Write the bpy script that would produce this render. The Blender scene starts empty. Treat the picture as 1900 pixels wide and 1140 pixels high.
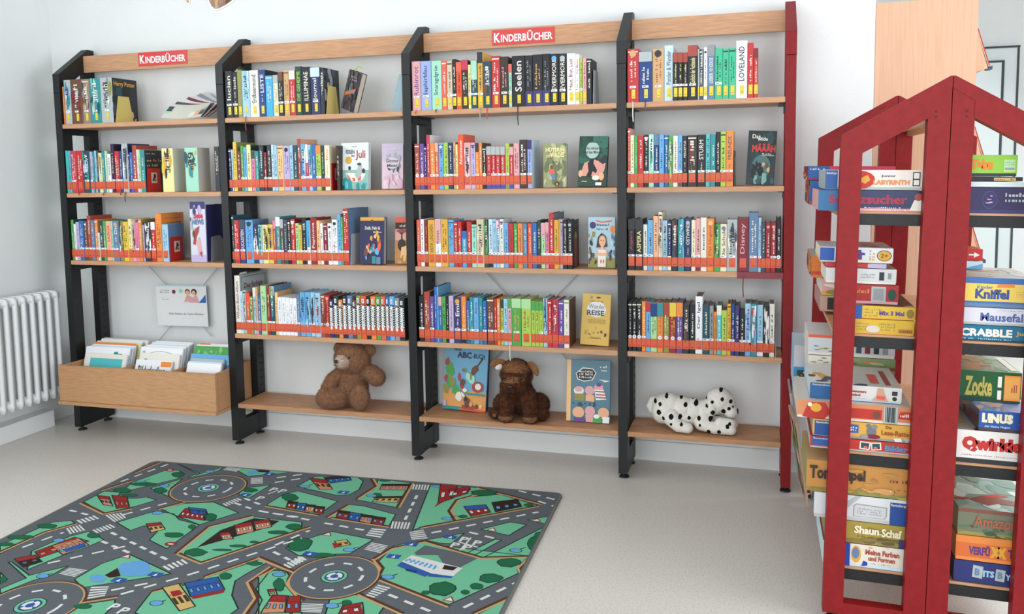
import bpy, bmesh, math, random
from mathutils import Vector, Matrix, noise as mnoise
random.seed(7)
C = bpy.context.scene.collection
scene = bpy.context.scene
# ------------------------------------------------------------------ camera
CAM = Vector((3.235, -3.277, 1.239)); FPX = 1558.67; CYO = -108.51
YAW, PIT, ROL = -.2873, .0902, -.0158
def _axes():
    cy, sy, cp, sp = math.cos(YAW), math.sin(YAW), math.cos(PIT), math.sin(PIT)
    f = Vector((sy*cp, cy*cp, -sp)); r = Vector((cy, -sy, 0)); u = r.cross(f)
    c, s = math.cos(ROL), math.sin(ROL)
    return r*c+u*s, -r*s+u*c, f
RR, UU, FF = _axes()
cd = bpy.data.cameras.new('camera'); cam = bpy.data.objects.new('camera', cd); C.objects.link(cam)
cam.matrix_world = Matrix(((RR.x, UU.x, -FF.x, CAM.x), (RR.y, UU.y, -FF.y, CAM.y), (RR.z, UU.z, -FF.z, CAM.z), (0, 0, 0, 1)))
cd.sensor_width = 36; cd.lens = FPX/1900*36; cd.shift_y = CYO/1900; cd.clip_start = .05
scene.camera = cam
def at(px, py, **k):
    """the point of the room that the photo shows at pixel (px,py), on the plane x=, y= or z="""
    d = FF + RR*((px-950)/FPX) - UU*((py-570-CYO)/FPX)
    a, val = list(k.items())[0]; i = 'xyz'.index(a)
    return CAM + d*((val-CAM[i])/d[i])
# ------------------------------------------------------------------ world, lights, exposure
w = bpy.data.worlds.new('world'); scene.world = w; w.use_nodes = True
bg = w.node_tree.nodes['Background']; bg.inputs[0].default_value = (.86, .93, 1.0, 1); bg.inputs[1].default_value = .50
def area(name, loc, rot, sx, sy, e, col):
    l = bpy.data.lights.new(name, 'AREA'); l.shape = 'RECTANGLE'; l.size = sx; l.size_y = sy; l.energy = e; l.color = col
    o = bpy.data.objects.new(name, l); C.objects.link(o); o.location = loc; o.rotation_euler = rot; return o
R = math.radians
area('daylight_left_window', (-.22, -1.9, 1.75), (0, R(-90), 0), 1.5, 1.7, 26, (.93, .97, 1.0))
area('daylight_rear_window', (2.6, -5.4, 1.55), (R(87), 0, 0), 4.6, 2.0, 100, (.95, .97, 1.0))
area('daylight_right_fill', (7.0, -2.6, 1.5), (0, R(90), 0), 1.9, 3.2, 135, (.95, .95, 1.0))  # added fill from the right, evens out the left wall; no window modelled
area('far_room_daylight', (5.6, 1.6, 2.3), (R(-25), R(40), 0), 1.6, 1.6, 75, (.93, .98, 1.0))
vs = scene.view_settings; vs.view_transform = 'Standard'; vs.look = 'None'; vs.gamma = 1; vs.exposure = .20; vs.use_curve_mapping = False
# ------------------------------------------------------------------ materials
def lin(h):
    h = h.lstrip('#'); o = []
    for i in (0, 2, 4):
        c = int(h[i:i+2], 16)/255; o.append(c/12.92 if c <= .04045 else ((c+.055)/1.055)**2.4)
    return (*o, 1)
_M = {}
def mat(name, hx, rough=.5, hx2=None, scale=30, stretch=(1, 1, 1), bump=0, bscale=200, metal=0, spec=.5, detail=3, sheen=0, lo=.35, hi=.65, alpha=1, trans=0):
    if name in _M: return _M[name]
    m = bpy.data.materials.new(name); m.use_nodes = True; nt = m.node_tree; b = nt.nodes['Principled BSDF']
    b.inputs['Base Color'].default_value = lin(hx); b.inputs['Roughness'].default_value = rough
    b.inputs['Metallic'].default_value = metal; b.inputs['Specular IOR Level'].default_value = spec
    if sheen: b.inputs['Sheen Weight'].default_value = sheen
    if trans: b.inputs['Transmission Weight'].default_value = trans
    b.inputs['Alpha'].default_value = alpha
    if hx2 or bump:
        tc = nt.nodes.new('ShaderNodeTexCoord'); mp = nt.nodes.new('ShaderNodeMapping'); mp.inputs['Scale'].default_value = stretch
        nt.links.new(tc.outputs['Object'], mp.inputs[0])
    if hx2:
        n = nt.nodes.new('ShaderNodeTexNoise'); n.inputs['Scale'].default_value = scale; n.inputs['Detail'].default_value = detail
        rp = nt.nodes.new('ShaderNodeValToRGB'); rp.color_ramp.elements[0].position = lo; rp.color_ramp.elements[1].position = hi
        rp.color_ramp.elements[0].color = lin(hx); rp.color_ramp.elements[1].color = lin(hx2)
        nt.links.new(mp.outputs[0], n.inputs['Vector']); nt.links.new(n.outputs['Fac'], rp.inputs[0]); nt.links.new(rp.outputs[0], b.inputs['Base Color'])
    if bump:
        n2 = nt.nodes.new('ShaderNodeTexNoise'); n2.inputs['Scale'].default_value = bscale; n2.inputs['Detail'].default_value = 2
        bp = nt.nodes.new('ShaderNodeBump'); bp.inputs['Strength'].default_value = bump; bp.inputs['Distance'].default_value = .002
        nt.links.new(mp.outputs[0], n2.inputs['Vector']); nt.links.new(n2.outputs['Fac'], bp.inputs['Height']); nt.links.new(bp.outputs[0], b.inputs['Normal'])
    _M[name] = m; return m
PAL = dict(red='#bb3232', coral='#e0624f', crimson='#c23a52', maroon='#7a2633', brick='#a3473b', darkred='#942a2e', orange='#e3893f', vermilion='#e2552f', peach='#e8b08a', tan='#c9a271', beige='#cdbda0', cream='#e6dfc0', ivory='#e3e0d4', white='#e9ebee',
    silver='#aab4b4', gray='#8d9294', slate='#3e4a59', black='#1d1f24', brown='#6b4635', darkbrown='#3a2a26', yellow='#dfc045', gold='#d9a43c', paleyellow='#e4dd9a', olive='#8f8c4a', lime='#a8c653', green='#4e9f4c', darkgreen='#22443a', palegreen='#a8d59b',
    mint='#9fd6bd', emerald='#3fb58c', teal='#2f8c93', darkteal='#1f4a55', turquoise='#53b9bd', cyan='#41a9da', paleblue='#c2dbe8', lightblue='#9cc7de', skyblue='#67a9d8', blue='#2f68b2', steelblue='#5f7fa3', navy='#26345f', indigo='#39366e',
    periwinkle='#96a9dc', purple='#654a92', lavender='#b9aed0', pink='#de7fa4', rose='#dba4a6', paleorange='#eebf86', darkblue='#1f3f7d', cobalt='#2d53a6', label='#d25c3c', ylabel='#dcc53c', paper='#c9c4b8', steel='#9aa1a6', darkpurple='#33203f', charcoal='#2b3035')
WORD = dict(vermilion='orange-red', label='orange', darkred='dark-red', darkbrown='dark-brown', paleyellow='pale-yellow', darkgreen='dark-green', palegreen='pale-green', mint='mint-green', emerald='emerald', darkteal='dark-teal', paleblue='pale-blue',
    lightblue='light-blue', skyblue='sky-blue', steelblue='steel-blue', periwinkle='periwinkle', paleorange='pale-orange', darkblue='dark-blue', cobalt='cobalt', brick='brick-red', darkpurple='dark-purple', silver='silvery', lime='lime', slate='slate')
def P(c, rough=.42):
    hx = PAL.get(c, c)
    return mat('print_'+c.lstrip('#'), hx, rough, spec=.35)
M_wall = mat('painted_plaster', '#e1e5e4', .85, '#e4e7e6', 6, bump=.25, bscale=160, spec=.2)
M_black = mat('black_powder_coat', '#0a0d0f', .45, '#101416', 60, bump=.2, bscale=500, spec=.45)
M_red = mat('red_powder_coat', '#780c10', .5, '#821014', 40, bump=.15, bscale=500, spec=.3)
M_beech = mat('beech_veneer', '#c99d79', .45, '#b98a66', 5, (3, 30, 60), bump=.05, spec=.35)
M_beech2 = mat('beech_trough_veneer', '#c0966d', .5, '#b3875e', 6, (3, 30, 30), spec=.3)
M_panel = mat('beech_panel_veneer', '#dcb396', .5, '#d4a889', 3, (40, 40, 1.5), spec=.3)
M_page = mat('page_edges', '#cfc9ba', .8, '#b9b2a2', 300, (1, 60, 60), spec=.1)
M_page2 = mat('white_page_edges', '#d3d6da', .8, '#b4b8be', 300, (60, 1, 1), spec=.1)
M_pageg = mat('aged_page_edges', '#a79f93', .8, '#958c80', 300, (40, 1, 1), spec=.1)
M_steel = mat('galvanised_steel', '#9aa0a4', .35, metal=.7)
M_redbend = mat('red_bookend_paint', '#b5211d', .3, spec=.5)
M_cream = mat('cream_bookend_paint', '#cdbb68', .4)
M_grayend = mat('pale_gray_bookend_paint', '#aab0b8', .35)
M_white = mat('white_enamel', '#e2e6e6', .3, spec=.5)
M_rubber = mat('black_rubber', '#101214', .6)
M_floor = mat('speckled_linoleum', '#cfcbc5', .33, '#b5afa5', 170, detail=6, lo=.5, hi=.72, spec=.45)
# ------------------------------------------------------------------ mesh builder
class MB:
    def __init__(s): s.v = []; s.f = []; s.mi = []; s.mats = []
    def k(s, m):
        if m not in s.mats: s.mats.append(m)
        return s.mats.index(m)
    def add(s, vs, fs, m):
        o = len(s.v); s.v += [tuple(p) for p in vs]; i = s.k(m)
        for f in fs: s.f.append([a+o for a in f]); s.mi.append(i)
    def box(s, x0, x1, y0, y1, z0, z1, m, skip=()):
        vs = [(x, y, z) for z in (z0, z1) for y in (y0, y1) for x in (x0, x1)]
        fs = dict(b=(0, 2, 3, 1), t=(4, 5, 7, 6), f=(0, 1, 5, 4), k=(2, 6, 7, 3), l=(0, 4, 6, 2), r=(1, 3, 7, 5))
        s.add(vs, [f for n, f in fs.items() if n not in skip], m)
    def bbox(s, x0, x1, y0, y1, z0, z1, m, b=.002):
        """box with bevelled edges"""
        bm = bmesh.new(); bmesh.ops.create_cube(bm, size=1)
        for v in bm.verts: v.co = Vector(((x0+x1)/2+v.co.x*(x1-x0), (y0+y1)/2+v.co.y*(y1-y0), (z0+z1)/2+v.co.z*(z1-z0)))
        bmesh.ops.bevel(bm, geom=bm.edges[:], offset=b, segments=2, affect='EDGES')
        s.bm(bm, m)
    def bm(s, bm, m):
        bm.verts.index_update(); s.add([v.co for v in bm.verts], [[v.index for v in f.verts] for f in bm.faces], m); bm.free()
    def prism(s, pts, lo, hi, m, axis='x'):
        """2-D outline swept along an axis; pts in the other two axes"""
        n = len(pts); g = {'x': lambda a, b, t: (t, a, b), 'y': lambda a, b, t: (a, t, b), 'z': lambda a, b, t: (a, b, t)}[axis]
        vs = [g(a, b, lo) for a, b in pts]+[g(a, b, hi) for a, b in pts]
        s.add(vs, [list(range(n))[::-1], list(range(n, 2*n))]+[[i, (i+1) % n, n+(i+1) % n, n+i] for i in range(n)], m)
    def tube(s, pts, r, m, n=10, cap=True):
        pts = [Vector(p) for p in pts]; vs = []; fs = []
        rs = r if isinstance(r, (list, tuple)) else [r]*len(pts)
        for i, p in enumerate(pts):
            d = (pts[min(i+1, len(pts)-1)]-pts[max(i-1, 0)]).normalized()
            a = d.orthogonal().normalized() if i == 0 else (a-d*a.dot(d)).normalized()
            b = d.cross(a)
            for k in range(n):
                t = 2*math.pi*k/n; vs.append(p+(a*math.cos(t)+b*math.sin(t))*rs[i])
        for i in range(len(pts)-1):
            for k in range(n): fs.append([i*n+k, i*n+(k+1) % n, (i+1)*n+(k+1) % n, (i+1)*n+k])
        if cap: fs += [list(range(n))[::-1], [len(vs)-n+k for k in range(n)]]
        s.add(vs, fs, m)
    def cyl(s, x, y, z0, z1, r, m, n=20, r2=None): s.tube([(x, y, z0), (x, y, z1)], [r, r if r2 is None else r2], m, n)
    def build(s, name, parent=None, smooth=False, M=None):
        me = bpy.data.meshes.new(name); vs = s.v if M is None else [tuple(M @ Vector(p)) for p in s.v]
        me.from_pydata(vs, [], s.f)
        for m in s.mats: me.materials.append(m)
        me.polygons.foreach_set('material_index', s.mi)
        if smooth: me.polygons.foreach_set('use_smooth', [True]*len(s.f))
        me.update(); o = bpy.data.objects.new(name, me); C.objects.link(o)
        if parent: o.parent = parent
        return o
LABELS = {}
def tag(o, label=None, cat=None, group=None, kind=None):
    if label:
        o['label'] = label
        if cat:
            assert label not in LABELS, 'dup '+label
            LABELS[label] = 1
            n = len(label.split()); assert 4 <= n <= 16, (n, label)
    if cat: o['category'] = cat
    if group: o['group'] = group
    if kind: o['kind'] = kind
    return o
def thing(name, label, cat, loc=(0, 0, 0), rot=(0, 0, 0), group=None):
    o = bpy.data.objects.new(name, None); C.objects.link(o); o.location = loc; o.rotation_euler = rot; o.empty_display_size = .05
    return tag(o, label, cat, group)
def struct(name, mb): return tag(mb.build(name), kind='structure')
# ------------------------------------------------------------------ lettering and printed pictures
_T = {}
def text_poly(t, bold=.02):
    if (t, bold) in _T: return _T[(t, bold)]
    cu = bpy.data.curves.new('t', 'FONT'); cu.body = t; cu.offset = bold; cu.resolution_u = 2; cu.fill_mode = 'FRONT'
    ob = bpy.data.objects.new('t', cu); C.objects.link(ob)
    dg = bpy.context.evaluated_depsgraph_get(); me = bpy.data.meshes.new_from_object(ob.evaluated_get(dg))
    vs = [(v.co.x, v.co.y) for v in me.vertices]; fs = [list(p.vertices) for p in me.polygons]
    bpy.data.objects.remove(ob); bpy.data.curves.remove(cu); bpy.data.meshes.remove(me)
    if not vs: return [], []
    x0 = min(a for a, b in vs); x1 = max(a for a, b in vs); y0 = min(b for a, b in vs); y1 = max(b for a, b in vs)
    vs = [((a-x0)/(x1-x0+1e-9), (b-y0)/(y1-y0+1e-9)) for a, b in vs]
    _T[(t, bold)] = (vs, fs); return vs, fs
class Face:
    """a printed face: u to the right, v up as read; each picture item lies a hair above the one before"""
    def __init__(s, mb, O, U, V, step=.00015):
        s.mb = mb; s.O = Vector(O); s.U = Vector(U); s.V = Vector(V); s.n = s.U.cross(s.V).normalized(); s.l = 0; s.step = step
    def p(s, u, v): return s.O+s.U*u+s.V*v+s.n*(s.l*s.step+.0002)
    def poly(s, pts, col, m=None): s.l += 1; s.mb.add([s.p(*q) for q in pts], [list(range(len(pts)))], m or P(col))
    def r(s, u0, v0, u1, v1, col): s.poly([(u0, v0), (u1, v0), (u1, v1), (u0, v1)], col)
    def e(s, cu, cv, ru, rv, col, n=16): s.poly([(cu+ru*math.cos(2*math.pi*i/n), cv+rv*math.sin(2*math.pi*i/n)) for i in range(n)], col)
    def t(s, u0, v0, u1, v1, text, col, rot=0, bold=.02):
        vs, fs = text_poly(text, bold); s.l += 1
        if rot == 1: q = [(u0+(1-b)*(u1-u0), v0+a*(v1-v0)) for a, b in vs]      # reads upwards
        elif rot == -1: q = [(u0+b*(u1-u0), v1-a*(v1-v0)) for a, b in vs]
        else: q = [(u0+a*(u1-u0), v0+b*(v1-v0)) for a, b in vs]
        s.mb.add([s.p(*c) for c in q], fs, P(col))
    def k(s, u0, v0, u1, v1, col, n=10, rot=0, rows=1):
        """writing too small to read: a run of little strokes"""
        s.l += 1; vs = []; fs = []; rnd = random.Random(int(u0*997+v0*7919+n*31+len(s.mb.v)))
        for r_ in range(rows):
            for i in range(n):
                if rnd.random() < .13: continue
                a0 = i/n+.1/n; a1 = a0+rnd.uniform(.35, .8)/n; b0 = (r_+.15)/rows; b1 = (r_+rnd.choice((.6, .6, .88)))/rows
                q = [(a0, b0), (a1, b0), (a1, b1), (a0, b1)]
                if rot == 1: q = [(1-b, a) for a, b in q]
                o = len(vs); vs += [s.p(u0+a*(u1-u0), v0+b*(v1-v0)) for a, b in q]; fs.append([o, o+1, o+2, o+3])
        if fs: s.mb.add(vs, fs, P(col))
    def s_(s, u0, v0, u1, v1, cols, n, seed=1, size=.12):
        rnd = random.Random(seed)
        for i in range(n):
            cu, cv = rnd.uniform(u0, u1), rnd.uniform(v0, v1); a = size*rnd.uniform(.5, 1.2); b = a*rnd.uniform(.4, 1.1)
            ph = rnd.uniform(0, 3); m = 9; pts = []
            for j in range(m):
                t = 2*math.pi*j/m; rr = rnd.uniform(.7, 1.1); du = a*rr*math.cos(t); dv = b*rr*math.sin(t)
                pts.append((min(1, max(0, cu+du*math.cos(ph)-dv*math.sin(ph))), min(1, max(0, cv+du*math.sin(ph)+dv*math.cos(ph)))))
            s.poly(pts, rnd.choice(cols))
    def art(s, items):
        for it in items:
            k = it[0]; {'r': s.r, 'e': s.e, 't': s.t, 'k': s.k, 's': s.s_, 'p': s.poly}[k](*it[1:])
# ================================================================== the room
XL, YB, ZC = -.25, .2555, 2.9
XE = 3.652                                                   # the back wall ends here, a bookcase stands in the opening
m = MB(); m.box(-1.0, 7.5, -7.5, 3.6, -.05, 0, M_floor); struct('floor', m)
m = MB(); m.box(-1.0, 7.5, -5.7, 3.6, ZC, ZC+.1, M_wall); struct('ceiling', m)
m = MB(); m.box(XL-.3, XE, YB, YB+.28, 0, ZC, M_wall); struct('wall_back', m)
m = MB()                                                     # left wall with its window opening
m.box(XL-.3, XL, -1.0, YB, 0, ZC, M_wall); m.box(XL-.3, XL, -2.8, -1.0, 0, .95, M_wall); m.box(XL-.3, XL, -2.8, -1.0, 2.55, ZC, M_wall); m.box(XL-.3, XL, -5.7, -2.8, 0, ZC, M_wall)
struct('wall_left', m)
m = MB(); m.box(3.2, 7.5, 3.40, 3.6, 0, ZC, M_wall); struct('wall_far', m)
M_glass = mat('window_glass', '#e8f4f8', .05, trans=1, spec=.5)
m = MB()
for y0, y1 in ((-2.8, -2.74), (-1.93, -1.87), (-1.06, -1.0)): m.box(XL-.2, XL-.14, y0, y1, .95, 2.55, M_white)
for z0, z1 in ((.95, 1.01), (2.49, 2.55)): m.box(XL-.2, XL-.14, -2.8, -1.0, z0, z1, M_white)
wf = struct('window_1', m)
g = MB(); g.box(XL-.175, XL-.17, -2.74, -1.06, 1.01, 2.49, M_glass); g.build('window_pane', wf)
m = MB(); m.box(XL, XE, YB-.006, YB, 0, .083, M_wall); m.box(XL, XE, YB-.010, YB, .078, .086, M_wall); struct('baseboard_back', m)
m = MB(); m.bbox(XL, -.167, -3.2, .045, 0, .083, M_white, .003); struct('baseboard_left', m)
# white panelled door in the far wall
m = MB(); md = mat('door_lacquer', '#d5dfdf', .4); dk = mat('door_rebate', '#3c4446', .7)
m.box(4.02, 4.935, 3.36, 3.4, 0, 2.06, md); ds = struct('door_1', m)
g = MB(); g.box(4.0, 4.945, 3.352, 3.36, 2.045, 2.058, dk); g.box(4.93, 4.942, 3.352, 3.36, 0, 2.045, dk); g.build('door_frame_seam', ds)
g = MB(); g.box(4.12, 4.83, 3.335, 3.36, .02, 1.945, md)
g.box(4.10, 4.85, 3.345, 3.36, 1.945, 1.96, dk); g.box(4.83, 4.85, 3.345, 3.36, .02, 1.945, dk); g.build('door_leaf', ds)
# ------------------------------------------------------------------ the radiator on the left wall
t = thing('radiator', 'white column radiator on the left wall beside the shelving', 'radiator', (-.15, -.3, 0))
for i in range(17):
    y = .028-i*.0485; m = MB()
    for x in (-.175, -.135, -.095):
        m.tube([(x+.15, y+.3, .165), (x+.15, y+.3, .185), (x+.15, y+.3, .66), (x+.15, y+.3, .69)], [.009, .0125, .0125, .009], M_white, 10)
    for z in (.19, .672): m.bbox(-.185+.15, -.085+.15, y+.3-.021, y+.3+.021, z-.022, z+.022, M_white, .009)
    m.build('radiator_column', t, True)
m = MB(); m.box(-.10, -.035, .25, .30, .30, .33, M_steel); m.box(-.10, -.035, .25, .30, .60, .63, M_steel); m.build('wall_bracket', t)
# ------------------------------------------------------------------ shelving along the back wall
FX = [0, .9, 1.8, 2.7, 3.323]; TW = .036; H0, H1, DF = 1.739, 1.877, .2286
ZS = [1.502, 1.174, .849, .525, .1975]
sh = thing('library_shelving', 'long beech shelving in four bays on black steel uprights, red at the right end', 'bookshelf', (0, 0, 0))
def upright(parent, M, mtl, h0=H0, h1=H1, d=DF, hb=.11, pd=.06, foot=M_rubber, holes=True, flat=.04, hd=.088):
    """one end frame: front post, back post, sloping head, foot plate, two levelling feet"""
    def b(mb, n): return mb.build(n, parent, M=M)
    sl = (h1-h0)/(d-flat)
    m = MB(); m.prism([(0, .022), (pd, .022), (pd, h0+pd*sl-hd+.002), (0, h0-hd+.002)], 0, TW, mtl); u = b(m, 'front_post')
    m = MB(); m.prism([(d-pd, .022), (d, .022), (d, h1-.03), (d-pd, h1-.06)], .0002, TW-.0002, mtl)
    if holes:
        dkm = mat('slot_shadow', '#050607', .9)
        z = .2
        while z < h1-.1:
            m.box(TW, TW+.0004, d-.036, d-.031, z, z+.009, dkm); m.box(TW, TW+.0004, d-.022, d-.017, z, z+.009, dkm); z += .035
    b(m, 'back_post')
    m = MB(); m.prism([(0, h0), (0, h0-hd), (d-pd+.001, h0-hd+(d-pd)*sl), (d-pd+.001, h1-.062), (d, h1-.03), (d, h1), (d-flat, h1)], -.0008, TW+.0008, mtl); b(m, 'sloping_head')
    m = MB(); m.box(.001, TW-.001, 0.004, d-.004, .022, hb, mtl); b(m, 'foot_plate')
    for y in (.03, d-.03):
        m = MB(); m.cyl(TW/2, y, 0, .006, .021, foot, 20, .019); m.cyl(TW/2, y, .006, .024, .006, foot, 10); b(m, 'levelling_foot')
for i, x in enumerate(FX): upright(sh, Matrix.Translation((x, 0, 0)), M_red if i == 4 else M_black)
for b_ in range(4):
    x0, x1 = FX[b_]+TW, FX[b_+1]
    m = MB(); m.bbox(x0-.002, x1+.002, .158, .176, 1.762, 1.842, M_beech, .0015); m.build('top_rail', sh)
    for k, z in enumerate(ZS):
        if b_ == 0 and k > 2: continue
        m = MB(); m.bbox(x0+.001, x1-.001, .001, .215, z-.0205, z, M_beech if k != 4 else mat('beech_bottom_veneer', '#bd8e69', .5, '#ab7c59', 5, (3, 30, 60), spec=.3), .0018); m.build('shelf_board', sh)
        for xa, xb in ((x0, x0+.003), (x1-.003, x1)):
            if k == 4: continue
            g = MB(); g.box(xa, xb, .02, .21, z-.05, z-.0206, M_black); g.box(xa-(0 if xa == x0 else .02), xb+(.02 if xa == x0 else 0), .02, .21, z-.0235, z-.0206, M_black); g.build('shelf_bracket', sh)
m = MB(); m.box(3.155, 3.322, -.0015, .003, ZS[2]-.024, ZS[2]+.001, mat('maroon_shelf_strip', '#7c2531', .4)); tag(m.build('shelf_edge_strip', sh), 'maroon strip clipped on the shelf edge')
for b_, (pa, pb) in ((0, ((275, 492), (392, 624))), (0, ((406, 494), (291, 637))), (2, ((897, 500), (1060, 676))), (2, ((1082, 500), (905, 679)))):
    m = MB(); m.tube([at(*pa, y=.232), at(*pb, y=.232)], .0024, mat('brace_rod', '#b4b8ba', .4, spec=.5), 8); m.build('cross_brace', sh)
# ------------------------------------------------------------------ red section signs on the top rails
def sign(label, c, y=.1565):
    (ax, ay), (bx, by), hh = c
    p, q = at(ax, ay, y=y), at(bx, by, y=y); W_ = q.x-p.x; H_ = hh
    t = thing('section_sign', label, 'sign', (p.x, y, p.z-H_), group='red section signs')
    m = MB(); m.box(0, W_, -.0015, .0015, 0, H_, mat('sign_red', '#cf3a3a', .35)); m.build('sign_panel', t)
    m = MB(); F = Face(m, (0, -.0017, 0), (W_, 0, 0), (0, 0, H_))
    F.t(.03, .18, .135, .80, 'K', 'white', bold=.035); F.t(.145, .19, .555, .68, 'INDERB', 'white', bold=.03); F.t(.565, .19, .655, .88, 'Ü', 'white', bold=.03); F.t(.665, .18, .97, .68, 'CHER', 'white', bold=.03)
    m.build('sign_lettering', t)
sign('red sign with white children\'s books lettering on the leftmost rail', ((256.5, 98.4), (346.5, 92.4), .0635))
sign('red sign with white children\'s books lettering on the third rail', ((913, 56.7), (1029, 48.1), .0625))
# ------------------------------------------------------------------ notice hanging on the brace
p = at(290, 529, y=.225); q = at(383, 523, y=.225); H_ = .205
t = thing('notice_sheet', 'white laminated notice hanging on the cross brace above the book trough', 'notice', (p.x, .224, p.z-H_), (0, R(-.8), 0))
W_ = q.x-p.x
m = MB(); m.box(0, W_, -.001, .001, 0, H_, P('#e4e6e6', .3)); F = Face(m, (0, -.001, 0), (W_, 0, 0), (0, 0, H_))
F.art([('r', 0, .965, 1, 1, 'paleblue'), ('k', .08, .80, .27, .90, 'gray', 9, 0, 2), ('e', .36, .84, .035, .05, 'maroon'), ('e', .50, .86, .04, .05, 'mint'), ('k', .1, .64, .25, .67, 'gray', 10)])
F.art([('p', [(.55, .58), (.86, .58), (.80, .78), (.73, .70), (.62, .78)], 'rose'), ('e', .63, .84, .05, .07, 'brown'), ('e', .63, .82, .037, .055, 'peach'), ('e', .76, .84, .055, .075, 'black'), ('e', .755, .82, .037, .055, 'peach'), ('r', .52, .56, .66, .60, 'ivory')])
F.poly([(.85, .58), (.985, .58), (.985, .78)], 'blue'); F.t(.24, .26, .93, .33, 'Hier findest du Tiptoi-Bücher', 'gray', bold=.0)
m.build('printed_sheet', t)
# ------------------------------------------------------------------ cut-out butterfly on the wall, mostly above the frame
t = thing('wall_cutout', 'white-edged brown paper butterfly cut-out high on the back wall', 'wall decoration', (.66, YB-.004, 2.05))
m = MB()
def PX(px, py): a = at(px, py, y=YB-.004); return (a.x-.66, a.z-2.05)
ow = [(383, -14), (385, 2), (390, 13), (398, 19), (407, 18), (420, 12), (432, 4), (441, -6), (450, -30), (420, -40), (395, -34)]
iw = [(386, -14), (388, 1), (392.5, 11), (399, 16.5), (406, 15.8), (418, 9.5), (430, 1), (437, -8), (445, -28), (418, -36), (397, -31)]
m.prism([PX(*a) for a in ow], 0, .003, P('white'), 'y'); m.prism([PX(*a) for a in iw], -.0006, 0, mat('butterfly_print', '#7f6a66', .5, '#b48a6a', 60), 'y')
m.prism([PX(*a) for a in ((399, 16), (403, 15.5), (408, -25), (400, -25))], -.001, -.0006, P('tan'), 'y'); m.prism([PX(*a) for a in ((418, 9), (428, 2), (432, -25), (420, -25))], -.001, -.0006, P('brown'), 'y'); m.build('butterfly_wing', t)
m = MB(); m.prism([PX(*a) for a in ((336, -16), (342, -4), (346, 6), (350, 8.5), (353, 6), (351, -2), (345, -18))], 0, .003, P('white'), 'y'); m.prism([PX(*a) for a in ((338, -16), (344, -3), (347, 4.5), (350, 6), (351, 4), (349, -3), (344, -17))], -.0006, 0, P('tan'), 'y'); m.build('butterfly_antenna', t)
# ------------------------------------------------------------------ book trough standing forward in the first bay
def solidbox(mb, *a): mb.bbox(*a)
TX0, TX1, TY0, TY1 = .043, .899, -.105, .2
t = thing('book_trough', 'long beech browsing trough full of board books under the leftmost bay', 'book trough', (.47, .05, .18))
O_ = Vector((.47, .05, .18))
def tb(name, x0, x1, y0, y1, z0, z1, b=.002):
    m = MB(); m.bbox(x0-O_.x, x1-O_.x, y0-O_.y, y1-O_.y, z0-.021-O_.z, z1-.021-O_.z, M_beech2, b); return m.build(name, t)
tb('base_board', TX0-.004, TX1, TY0-.006, TY1, .187, .204); tb('base_lip', TX0-.024, TX0-.0045, TY0-.006, -.004, .187, .204)
tb('front_board', TX0-.020, TX1, TY0, TY0+.016, .2045, .378)
tb('rear_board', TX0+.016, TX1-.016, TY1-.016, TY1, .2045, .378)
for x in (TX0, TX1-.016): tb('side_board', x, x+.016, TY0+.0165, TY1, .2045, .378)
XD = [at(213, 680, z=.372).x-.03, at(310, 685, z=.372).x-.02]
XD = [.362, .634]
for x in XD: tb('divider', x, x+.012, TY0+.0165, TY1-.0165, .2045, .372)
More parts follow.
